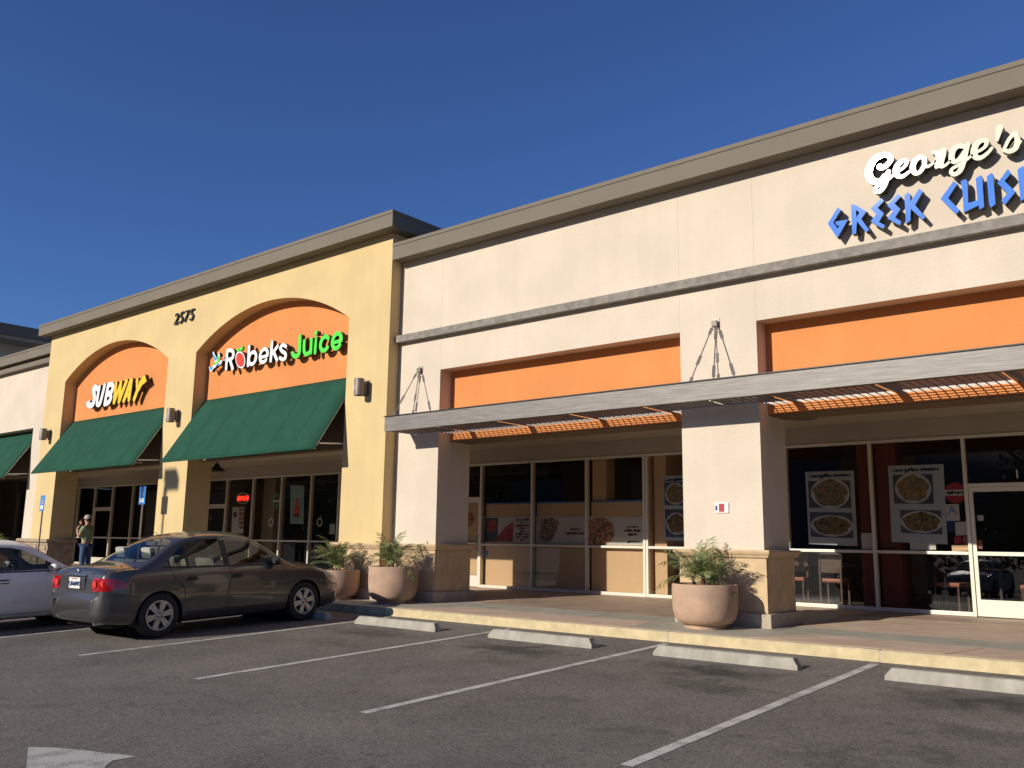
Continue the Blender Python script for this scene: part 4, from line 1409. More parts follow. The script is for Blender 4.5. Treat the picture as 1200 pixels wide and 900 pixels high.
# round red emblem on the pizza shop door
c = on_y(549, 608.5, YB)
t = thing('door_emblem', 'round red emblem on the tan pizza shop door', 'sticker', tuple(c))
m_ = MB()
for rr in (.165, .11):
    m_.lathe([(rr, 0), (rr - .022, 0), (rr - .022, .002), (rr, .002)], 32, (c.x, YB, c.z), 'y', close=True)
obj('rings', m_, MAT['redink'], t)
obj('cross_bar', MB().box(c.x - .21, c.x + .21, YB - .003, YB - .001, c.z - .012, c.z + .012), MAT['redink'], t)
obj('cross_bar', MB().box(c.x - .012, c.x + .012, YB - .006, YB - .004, c.z - .16, c.z + .16), MAT['redink'], t)
sticker('accessible_sticker', [(566, 645), (571.5, 645), (571.5, 651.5), (566, 651.5)], 'small blue accessible sticker low on the pizza shop window', 'blue_sign', 'sticker', YB)

# juice bar window signs
YN = 16.05
c = on_y(284.5, 584, YN)
t = thing('neon_open_sign', 'red neon oval OPEN sign in the juice bar window', 'sign', tuple(c))
obj('backing', MB().prism_xz([(c.x + .36 * math.cos(a), c.z + .19 * math.sin(a)) for a in [2 * PI * k / 28 for k in range(28)]], YN + .02, YN + .03), MAT['black'], t)
obj('oval_tube', MB().tube([(c.x + .33 * math.cos(a), YN, c.z + .165 * math.sin(a)) for a in [2 * PI * k / 28 for k in range(29)]], .010, 6), MAT['neon_o'], t, True)
text(t, 'OPEN', c.x, c.z - .085, YN, .24, 'neon', .01, -.003, .12, align='c', name='neon_lettering')
t = thing('round_window_decal', 'round pale green decal on the juice bar window', 'sticker', tuple(on_y(324, 587, YP)))
c = on_y(324, 587, YP)
m_ = MB()
for ra, rb in ((.24, .215), (.19, .125)):
    m_.lathe([(ra, 0), (rb, 0), (rb, .002), (ra, .002)], 36, (c.x, YP, c.z), 'y', close=True)
obj('rings', m_, MAT['greenink'], t)
obj('centre_bar', MB().box(c.x - .17, c.x + .17, YP - .003, YP - .001, c.z - .035, c.z + .035), MAT['paper'], t)
t = thing('smoothie_poster', 'pale teal poster with a red smoothie glass in the juice bar window', 'poster', tuple(on_y(347, 592, YP)))
sheet(t, 'backing', [(340.5, 569), (356.5, 569), (355.5, 614), (340, 614)], YP, mat('printed_teal', (.30, .46, .46), .5, var=.1))
c = on_y(348, 594, YP)
obj('glass_print', MB().prism_xz([(c.x - .10, c.z - .22), (c.x + .10, c.z - .22), (c.x + .17, c.z - .05), (c.x + .06, c.z + .05), (c.x + .05, c.z + .25), (c.x - .05, c.z + .27), (c.x - .06, c.z + .05), (c.x - .16, c.z - .05)], YP - .003, YP - .002), MAT['smoothie'], t)
obj('plate_print', MB().disc((c.x, YP - .004, c.z - .24), .16, sz=.4), MAT['redink'], t)
t = thing('menu_board', 'white and brown menu sheet under the neon sign', 'poster', tuple(on_y(279, 608, YP)))
sheet(t, 'backing', [(272.5, 594), (286.5, 594), (285, 625), (271, 625)], YP, MAT['paper'])
c = on_y(275.5, 603, YP)
obj('emblem_print', MB().disc((c.x, YP - .003, c.z), .10), MAT['ink'], t)
for k in range(5):
    q = [(280, 595 + k * 5.2), (285.8, 595 + k * 5.2), (285.6, 599 + k * 5.2), (279.8, 599 + k * 5.2)]
    sheet(t, 'menu_print', q, YP - .003, MAT['vinyl'] if k % 2 else MAT['wrap'])
sticker('grade_card', [(386.5, 614), (392.5, 614), (392, 626), (386, 626)], 'white inspection card at the edge of the juice bar window', 'paper')
for px_c in (317.5, 374.5):
    c = on_y(px_c, 612, YP)
    t = thing('apple_decal', ['pale apple shaped decal under the round green decal', 'pale apple shaped decal right of the smoothie poster'][px_c > 350], 'sticker', tuple(c), 'apple decals on the juice bar glass')
    obj('ring', MB().lathe([(.13, 0), (.075, 0), (.075, .002), (.13, .002)], 24, (c.x, YP, c.z), 'y', close=True), MAT['paper'], t)
    obj('leaf', MB().prism_xz([(c.x, c.z + .13), (c.x + .06, c.z + .17), (c.x + .02, c.z + .20)], YP, YP + .002), MAT['paper'], t)

# fire alarm plate on the pillar
c = on_y(847, 595, YW)
t = thing('fire_alarm_plate', 'small red and white fire alarm plate on the cream pillar', 'alarm', (c.x, YW, c.z))
obj('plate', MB().bbox(c.x - .11, c.x + .10, YW - .022, YW - .001, c.z - .075, c.z + .075, .006), MAT['white_face'], t)
obj('red_panel', MB().box(c.x - .05, c.x + .035, YW - .027, YW - .0225, c.z - .06, c.z + .06), MAT['redink'], t)
obj('dark_panel', MB().box(c.x - .105, c.x - .075, YW - .026, YW - .0225, c.z - .04, c.z + .03), MAT['ink'], t)

# ------------------------------------------------------------------ arcade ceiling lights and pendant
for i, (x, y) in enumerate(((-5.75, 14.7), (-10.3, 14.5), (-17.3, 14.6), (-24.6, 14.5))):
    t = thing('ceiling_light', ['dark recessed ceiling light behind the pillar by the restaurant', 'dark recessed ceiling light before the pizza windows',
                                'dark recessed ceiling light before the juice bar', 'dark recessed ceiling light before the sandwich shop'][i], 'ceiling light', (x, y, 3.455), 'recessed arcade lights')
    obj('trim', MB().lathe([(.30, 0), (.26, -.03), (.19, -.03), (.17, .0)], 28, (x, y, 3.459)), MAT['bronze'], t, True)
    obj('lens', MB().lathe([(.001, -.012), (.18, -.012), (.18, -.004), (.001, -.004)], 28, (x, y, 3.459)), MAT['dark'], t)
c = on_y(254, 548, 14.4)
t = thing('pendant_lamp', 'black cone pendant lamp hanging in the juice bar arcade', 'pendant lamp', (c.x, 14.4, c.z))
obj('shade', MB().lathe([(.26, c.z - .10), (.20, c.z - .03), (.09, c.z + .03), (.07, c.z + .10), (.02, c.z + .13)], 24, (c.x, 14.4, 0)), MAT['black'], t, True)
obj('stem', MB().tube([(c.x, 14.4, c.z + .12), (c.x, 14.4, 3.455)], .015, 8), MAT['black'], t, True)

# ------------------------------------------------------------------ furniture behind the restaurant glass
def cafe_chair(x, y, rz, label):
    t = thing('dining_chair', label, 'chair', (0, 0, 0), 'dining chairs behind the restaurant glass')
    for sx_ in (-1, 1):
        for sy_ in (-1, 1):
            obj('leg', MB().box(sx_ * .19 - .016, sx_ * .19 + .016, sy_ * .19 - .016, sy_ * .19 + .016, 0, .43 if sy_ < 0 else .95), MAT['wood'], t)
    obj('seat', MB().bbox(-.22, .22, -.22, .17, .432, .50, .02), MAT['vinyl'], t)
    obj('backrest', MB().bbox(-.172, .172, .178, .2, .6, .95, .008), MAT['wood'], t)
    t.location = (x, y, .206)
    t.rotation_euler = (0, 0, rz)


def cafe_table(x, y, label):
    t = thing('dining_table', label, 'table', (0, 0, 0), 'dining tables behind the restaurant glass')
    obj('table_top', MB().bbox(-.45, .45, -.35, .35, .72, .755, .008), MAT['wood'], t)
    obj('pedestal', MB().lathe([(.26, 0), (.26, .02), (.05, .05), (.035, .1), (.035, .70), (.15, .719)], 16), MAT['black'], t, True)
    t.location = (x, y, .206)


cafe_table(-6.05, 16.95, 'dark dining table behind the glass next to the pillar')
cafe_table(-3.4, 17.3, 'dark dining table behind the glass by the restaurant door')
cafe_table(-1.5, 17.6, 'dark dining table seen through the restaurant door')
cafe_chair(-6.75, 16.6, .15, 'red brown dining chair tight against the window post by the pillar')
cafe_chair(-5.95, 16.45, PI, 'red brown dining chair with its back to the window by the pillar')
cafe_chair(-5.5, 17.3, -1.3, 'red brown dining chair between the table and the red column')
cafe_chair(-4.05, 16.75, 1.4, 'red brown dining chair under the round red sticker')
cafe_chair(-2.8, 16.9, -1.5, 'red brown dining chair behind the restaurant door')

# bistro table and chairs outside the sandwich shop
t = thing('patio_table', 'small round metal patio table in the sandwich shop arcade', 'table', (-25.4, 14.6, walk_z(14.6)))
zt = walk_z(14.6)
obj('table_top', MB().lathe([(.001, .73), (.36, .73), (.37, .74), (.36, .755), (.001, .755)], 28, (-25.4, 14.6, zt)), MAT['steel'], t, True)
obj('pedestal', MB().lathe([(.25, 0), (.24, .02), (.03, .05), (.025, .72)], 16, (-25.4, 14.6, zt)), MAT['black'], t, True)
for (x, y, rz, lb) in ((-26.1, 14.3, 1.3, 'black metal patio chair nearer the man in the cap'), (-24.7, 14.9, -1.7, 'black metal patio chair on the far side of the patio table')):
    t = thing('patio_chair', lb, 'chair', (0, 0, 0), 'patio chairs in the sandwich shop arcade')
    for sx_ in (-1, 1):
        obj('leg', MB().tube([(sx_ * .21, -.22, 0), (sx_ * .2, -.2, .44), (sx_ * .2, .2, .45)], .012, 8), MAT['black'], t, True)
        obj('leg', MB().tube([(sx_ * .21, .26, 0), (sx_ * .2, .2, .44), (sx_ * .19, .26, .86)], .012, 8), MAT['black'], t, True)
    obj('seat', MB().bbox(-.2, .2, -.2, .2, .452, .475, .006), MAT['black'], t)
    for k in range(4):
        obj('back_slat', MB().box(-.19, .19, .218 + k * .014, .228 + k * .014, .55 + k * .085, .60 + k * .085), MAT['black'], t)
    t.location = (x, y, walk_z(y)); t.rotation_euler = (0, 0, rz)

# ------------------------------------------------------------------ accessible parking signs
for i, (xc, yc) in enumerate(((-27.2, 11.3), (-21.44, 11.3))):
    t = thing('parking_sign', ['blue accessible parking sign at the outer pier of the sandwich shop', 'blue accessible parking sign by the pier between the arches'][i], 'sign', (xc, yc, walk_z(yc)), 'accessible parking signs on posts')
    zt = 2.52 if i else 2.42
    obj('post', MB().tube([(xc, yc + .018, walk_z(yc) - .01), (xc, yc + .018, zt)], .022, 10), MAT['galv'] if i else MAT['bronze'], t, True)
    pl = obj('sign_plate', MB().bbox(xc - .15, xc + .15, yc - .008, yc - .005 + .0, zt - .45, zt, .001), MAT['blue_sign'], t)
    # wheelchair symbol and lower panel, in white sheet
    zc_ = zt - .15
    yy = yc - .0095
    obj('symbol', MB().tube([(xc - .01 + .055 * math.cos(a), yy, zc_ - .045 + .055 * math.sin(a)) for a in [PI * .55 + 1.35 * PI * k / 14 for k in range(15)]], .008, 5), MAT['white_face'], pl)
    obj('symbol', MB().disc((xc - .015, yy - .002, zc_ + .085), .018, n=12), MAT['white_face'], pl)
    obj('symbol', MB().tube([(xc - .015, yy, zc_ + .055), (xc - .01, yy, zc_ - .01), (xc + .045, yy, zc_ - .012), (xc + .065, yy, zc_ - .075)], .009, 5), MAT['white_face'], pl)
    obj('panel', MB().box(xc - .09, xc + .09, yy - .003, yy - .001, zt - .40, zt - .29), MAT['white_face'], pl)
# lot light standing off to the side: its shadow falls on the pier between the arches
LD = Vector((.30, 1.0, -.44))
S = Vector((-21.3, YR, 2.45))
P = S - LD * 15.0
t = thing('lot_light', 'square headed parking lot light on a tall bronze pole', 'lamp post', (P.x, P.y, lot_z(P.y)))
obj('pole', MB().tube([(P.x, P.y, lot_z(P.y)), (P.x, P.y, P.z - .45)], [.05, .035], 12), MAT['bronze'], t, True)
obj('pole_sleeve', MB().bbox(P.x - .07, P.x + .07, P.y - .07, P.y + .07, P.z - .45, P.z + .1, .01), MAT['bronze'], t)
obj('lamp_head', MB().bbox(P.x - .03, P.x + .55, P.y - .3, P.y + .3, P.z + .10, P.z + .42, .03), MAT['bronze'], t)
obj('concrete_foot', MB().lathe([(.001, .6), (.28, .6), (.3, .57), (.3, -.1)], 20, (P.x, P.y, lot_z(P.y))), MAT['concrete'], t, True)

# ------------------------------------------------------------------ planters with pygmy palms
def frond_mesh(seed, L_=0.62):
    rnd = random.Random(seed)
    m = MB()
    n = 15
    pts = []
    for i in range(n + 1):
        u = i / n
        # arching rib in the local xz plane
        ang = math.radians(80 - 78 * u ** 1.5)
        if i == 0: pts.append(Vector((0, 0, 0)))
        else: pts.append(pts[-1] + Vector((math.cos(ang), 0, math.sin(ang))) * (L_ / n))
    m.tube(pts, [.0055 * (1 - .75 * i / n) for i in range(n + 1)], 5)
    for i in range(2, n + 1):
        u = i / n
        d = (pts[i] - pts[i - 1]).normalized()
        for s in (-1, 1):
            for q in range(2):
                base_ = pts[i - 1].lerp(pts[i], .25 + .5 * q)
                ll = (.25 * math.sin(PI * min(1, .18 + u * .85)) + .05) * rnd.uniform(.8, 1.15)
                out = (Vector((0, s, 0)) * rnd.uniform(.42, .7) + d * rnd.uniform(.8, 1.2) + Vector((0, 0, rnd.uniform(-.35, .2)))).normalized()
                tip = base_ + out * ll + Vector((0, 0, -.06 * ll / .2))
                mid = base_.lerp(tip, .5) + Vector((0, 0, .012))
                w = d.cross(out).cross(out).normalized() * .0075
                b = len(m.v)
                m.v += [tuple(base_), tuple(mid + w), tuple(tip), tuple(mid - w)]
                m.f.append((b, b + 1, b + 2, b + 3)); m.m.append(0)
    return mesh_of('frond', m, MAT['frond'])


FRONDS = [frond_mesh(s, l) for s, l in ((1, .78), (2, .92), (3, .66), (4, .84))]


def planter(cx, cy, label, plabel, R, H, seed, n_fr, lean):
    zg = walk_z(cy) - .002
    t = thing('planter', label, 'planter', (cx, cy, zg), 'round planters along the pavement')
    prof = [(.62 * R, 0), (.64 * R, .035), (.63 * R, .05), (.80 * R, .075), (.92 * R, .14), (.985 * R, .26), (R, .40), (R, H - .03), (.99 * R, H), (.93 * R, H + .003), (.915 * R, H - .02), (.90 * R, H - .12)]
    obj('bowl', MB().lathe(prof, 56, (cx, cy, zg)), MAT['terracotta'], t, True)
    obj('soil', MB().lathe([(.001, H - .055), (.4 * R, H - .06), (.905 * R, H - .07)], 32, (cx, cy, zg)), MAT['soil'], t, True)
    p = thing('palm', plabel, 'plant', (cx, cy, zg + H - .06), 'small palms in the planters')
    rnd = random.Random(seed)
    heads = [(lean[0], lean[1], .10), (lean[0] - .20, lean[1] + .08, .04), (lean[0] + .18, lean[1] - .06, .02)]
    for (hx, hy, hz) in heads:
        obj('trunk', MB().tube([(cx + hx * .7, cy + hy * .7, zg + H - .08), (cx + hx, cy + hy, zg + H - .02 + hz)], [.035, .028], 8), MAT['wood'], p, True)
    for k in range(n_fr):
        hx, hy, hz = heads[0] if k % 2 == 0 else heads[1 + (k // 2) % 2]
        az = 2.39996 * k + rnd.uniform(-.2, .2)
        up = (k / n_fr)
        sc = rnd.uniform(.62, 1.0) * (1.0 if k % 2 == 0 else .8)
        inst('frond', FRONDS[k % 4], (cx + hx, cy + hy, zg + H - .03 + hz), p, (rnd.uniform(-.15, .15), math.radians((72 if k % 6 == 0 else 34) - 60 * up) + rnd.uniform(-.12, .12), az), (sc, sc, sc))


planter(-5.99, 11.50, 'terracotta bowl planter in front of the fire alarm pillar', 'feathery little palm in front of the fire alarm pillar', .455, .60, 3, 44, (-.02, 0))
planter(-12.30, 11.45, 'terracotta bowl planter at the corner where yellow meets cream wall', 'drooping little palm at the corner of the yellow wall', .455, .66, 8, 36, (.0, -.03))
planter(-13.78, 11.33, 'terracotta bowl planter just ahead of the grey sedan\'s nose', 'little palm behind the grey sedan\'s nose', .455, .56, 15, 40, (-.02, 0))
planter(-30.6, 11.4, 'terracotta bowl planter beyond the silver car', 'little palm beyond the silver car\'s roof', .455, .60, 21, 34, (0, 0))

# ------------------------------------------------------------------ sedans
def hermite(tab):
    xs_ = np.array([p[0] for p in tab], float); ys_ = np.array([p[1] for p in tab], float)
    d = np.diff(ys_) / np.diff(xs_)
    m = np.zeros(len(xs_)); m[0], m[-1] = d[0], d[-1]
    for i in range(1, len(xs_) - 1):
        m[i] = 0 if d[i - 1] * d[i] <= 0 else 2 * d[i - 1] * d[i] / (d[i - 1] + d[i])

    def f_(x):
        x = min(max(x, xs_[0]), xs_[-1])
        i = min(int(np.searchsorted(xs_, x, 'right')) - 1, len(xs_) - 2)
        h = xs_[i + 1] - xs_[i]; t = (x - xs_[i]) / h
        return float((2 * t ** 3 - 3 * t * t + 1) * ys_[i] + (t ** 3 - 2 * t * t + t) * h * m[i] + (-2 * t ** 3 + 3 * t * t) * ys_[i + 1] + (t ** 3 - t * t) * h * m[i + 1])
    return f_


LEN = 4.53
c_wid = hermite([(0, .56), (.03, .65), (.10, .735), (.25, .80), (.6, .843), (1.2, .85), (3.4, .85), (3.8, .84), (4.1, .805), (4.3, .73), (4.43, .62), (4.50, .50), (LEN, .36)])
c_bot = hermite([(0, .33), (.12, .26), (.5, .215), (1, .195), (3.6, .185), (4.2, .19), (4.45, .215), (LEN, .27)])
c_belt = hermite([(0, .56), (.02, .60), (.05, .64), (.075, .82), (.11, .90), (.2, .945), (.7, .968), (1.5, .955), (2.4, .930), (3.2, .905), (3.6, .875), (3.95, .82), (4.2, .745), (4.36, .665), (4.46, .59), (LEN, .47)])
c_top = hermite([(0, .575), (.02, .615), (.05, .655), (.075, .86), (.11, .955), (.18, 1.0), (.4, 1.03), (.66, 1.045), (.72, 1.06), (1.0, 1.215), (1.32, 1.375), (1.5, 1.43), (1.8, 1.468), (2.15, 1.482), (2.5, 1.468), (2.72, 1.43), (3.05, 1.245), (3.42, 1.025), (3.5, .992), (3.9, .935), (4.15, .865), (4.32, .78), (4.44, .68), (4.50, .60), (LEN, .50)])
c_rail = hermite([(0, 0), (.62, 0), (.80, .05), (1.02, .17), (1.32, .345), (1.55, .425), (1.9, .462), (2.2, .470), (2.5, .455), (2.68, .42), (2.95, .275), (3.22, .10), (3.38, .02), (3.5, 0), (LEN, 0)])


def car_section(y):
    w, zb0, zb, zc_ = c_wid(y), c_bot(y), c_belt(y), c_top(y)
    rh = c_rail(y)
    H_ = zb - zb0
    pts = [(0, zb0), (.55 * w, zb0), (.88 * w, zb0 + .01)]
    for fx, fz in ((.955, .08), (.985, .22), (1.0, .42), (1.0, .58), (.992, .74), (.975, .88), (.955, .95), (.925, 1.0)):
        pts.append((fx * w, zb0 + fz * H_))
    xb = .925 * w
    xr = xb - (.235 * (rh / .47) ** .9 if rh > 0 else 0)
    for u in (.03, .2, .4, .6, .8, .94, 1.0):
        bul = .02 * math.sin(PI * u) * (rh / .47)
        pts.append((xb + (xr - xb) * u + bul - .004 * min(1, u * 20), zb + rh * u + .004 * (1 - u)))
    zr = zb + rh
    for u in (.93, .82, .62, .40, .2, 0):
        pts.append((xr * u, zr + (zc_ - zr) * (1 - u ** 2.4)))
    return pts


NS = len(car_section(2.0))


def car_x(y, z):
    """outer half-width of the body side at (y, z)"""
    s = car_section(y)[2:18]
    for a, b in zip(s[:-1], s[1:]):
        if a[1] <= z <= b[1] and b[1] > a[1]:
            return a[0] + (b[0] - a[0]) * (z - a[1]) / (b[1] - a[1])
    return s[-1][0]


WR = .315
AX_R, AX_F = 1.00, 3.60
SIDE_WIN = [[(2.17, .968), (2.17, 1.360), (2.42, 1.342), (2.60, 1.30), (2.98, 1.085), (3.14, .968)],
            [(2.06, .974), (2.06, 1.366), (1.80, 1.368), (1.56, 1.335), (1.47, 1.30), (1.47, .985)],
            [(1.425, .99), (1.425, 1.275), (1.32, 1.215), (1.13, 1.06), (1.15, 1.0)]]
WSHIELD = [(0.0, 2.80), (.46, 2.80), (.535, 2.86), (.66, 3.25), (.62, 3.33), (.36, 3.42), (0.0, 3.45)]
RGLASS = [(0.0, 1.36), (.46, 1.345), (.53, 1.28), (.64, .90), (.58, .82), (.3, .765), (0.0, .755)]


def in_poly(p, poly):
    c_ = False
    n = len(poly)
    for i in range(n):
        (x1, y1), (x2, y2) = poly[i], poly[(i + 1) % n]
        if (y1 > p[1]) != (y2 > p[1]) and p[0] < (x2 - x1) * (p[1] - y1) / (y2 - y1) + x1:
            c_ = not c_
    return c_


def knife(bm, poly, mode, pick):
    """cut the faces near a polygon along its edges. mode 'side': (y,z) seen along x; 'top': (x,y) seen along z"""
    ca = [Vector((0, p[0], p[1])) if mode == 'side' else Vector((p[0], p[1], 0)) for p in poly]
    n = len(poly)
    lo = [min(p[i] for p in poly) - .08 for i in range(2)]
    hi = [max(p[i] for p in poly) + .08 for i in range(2)]

    def near(f_):
        c_ = f_.calc_center_median()
        q = (c_.y, c_.z) if mode == 'side' else (c_.x, c_.y)
        return lo[0] < q[0] < hi[0] and lo[1] < q[1] < hi[1] and pick(c_)
    for i in range(n):
        a, b = ca[i], ca[(i + 1) % n]
        d = b - a
        no = d.cross(Vector((1, 0, 0))) if mode == 'side' else d.cross(Vector((0, 0, 1)))
        if no.length < 1e-6: continue
        no.normalize()
        fs = [f_ for f_ in bm.faces if near(f_)]
        if not fs: continue
        gm = list({e for f_ in fs for e in f_.edges} | {v for f_ in fs for v in f_.verts} | set(fs)) if False else (list({v for f_ in fs for v in f_.verts}) + list({e for f_ in fs for e in f_.edges}) + fs)
        bmesh.ops.bisect_plane(bm, geom=gm, dist=1e-5, plane_co=a, plane_no=no)


def bm_part(bm, name, faces, mats, parent, offset=0.0, smooth=True):
    m = MB()
    idx = {}
    for f_ in faces:
        q = []
        for v in f_.verts:
            if v not in idx:
                idx[v] = len(m.v)
                m.v.append(tuple(v.co + v.normal * offset))
            q.append(idx[v])
        m.f.append(tuple(q)); m.m.append(0)
    return obj(name, m, mats, parent, 'all' if smooth else False)


def strip(pts, w, off):
    """thin seam strip lying on the right body side, pts in (y, z)"""
    m = MB()
    P_ = []
    for a, b in zip(pts[:-1], pts[1:]):
        n = max(2, int(math.hypot(b[0] - a[0], b[1] - a[1]) / .05))
        P_ += [(a[0] + (b[0] - a[0]) * k / n, a[1] + (b[1] - a[1]) * k / n) for k in range(n)]
    P_.append(pts[-1])
    for i, p in enumerate(P_):
        q0, q1 = P_[max(i - 1, 0)], P_[min(i + 1, len(P_) - 1)]
        dy, dz = q1[0] - q0[0], q1[1] - q0[1]
        l = math.hypot(dy, dz) + 1e-9
        ny, nz = -dz / l * w / 2, dy / l * w / 2
        for s in (-1, 1):
            yy, zz = p[0] + s * ny, p[1] + s * nz
            m.v.append((car_x(yy, zz) + off, yy, zz))
    for i in range(len(P_) - 1):
        m.f.append((2 * i, 2 * i + 1, 2 * i + 3, 2 * i + 2)); m.m.append(0)
    return m


def mirror(m):
    n = len(m.v)
    o = MB()
    o.v = [(-p[0], p[1], p[2]) for p in m.v]
    o.f = [tuple(reversed(q)) for q in m.f]
    o.m = list(m.m)
    return o


def car_paint(name, col, metal, flake):
    m = bpy.data.materials.new(name)
    nt, N, L, p = nodes_of(m)
    p.inputs['Metallic'].default_value = metal
    p.inputs['Roughness'].default_value = .38
    p.inputs['Coat Weight'].default_value = .9
    p.inputs['Coat Roughness'].default_value = .04
    geo = N.new('ShaderNodeNewGeometry')
    n1 = N.new('ShaderNodeTexNoise'); n1.inputs['Scale'].default_value = 4; n1.inputs['Detail'].default_value = 6
    L.new(geo.outputs['Position'], n1.inputs['Vector'])
    r_ = N.new('ShaderNodeValToRGB')
    r_.color_ramp.elements[0].color = (*[c_ * .92 for c_ in col], 1); r_.color_ramp.elements[1].color = (*[c_ * 1.10 for c_ in col], 1)
    L.new(n1.outputs['Fac'], r_.inputs[0]); L.new(r_.outputs[0], p.inputs['Base Color'])
    return m


MAT['paint_grey'] = car_paint('dark_grey_car_paint', (.080, .077, .074), .55, 1)
MAT['paint_silver'] = car_paint('silver_white_car_paint', (.90, .835, .74), 0.0, 1)
p_ = MAT['paint_silver'].node_tree.nodes['Principled BSDF']; p_.inputs['Coat Weight'].default_value = .25
MAT['car_glass'] = glass('car_window_glass', (.5, .53, .51), 1.0, 1.5)
MAT['trim'] = mat('black_plastic_trim', (.02, .02, .02), .55, var=.1)
MAT['tail_red'] = mat('red_tail_lens', (.36, .008, .010), .1, var=.35, scale=28, coat=.8)
MAT['tail_round'] = mat('bright_red_lens', (.72, .05, .03), .15, var=.2, scale=60, coat=.6)
MAT['amber'] = mat('amber_lens', (.62, .32, .16), .15, var=.1, coat=.6)
MAT['clearlens'] = mat('clear_lens', (.55, .53, .50), .12, var=.1, coat=.6)
MAT['chrome'] = mat('chrome', (.62, .61, .6), .16, .95, var=.04)
MAT['rim'] = mat('silver_wheel_cover', (.50, .48, .45), .35, .5, var=.1, scale=12)
MAT['seat_cloth'] = mat('pale_seat_cloth', (.34, .33, .27), .9, var=.08)
MAT['under'] = mat('black_underbody', (.012, .012, .012), .9, var=.1)


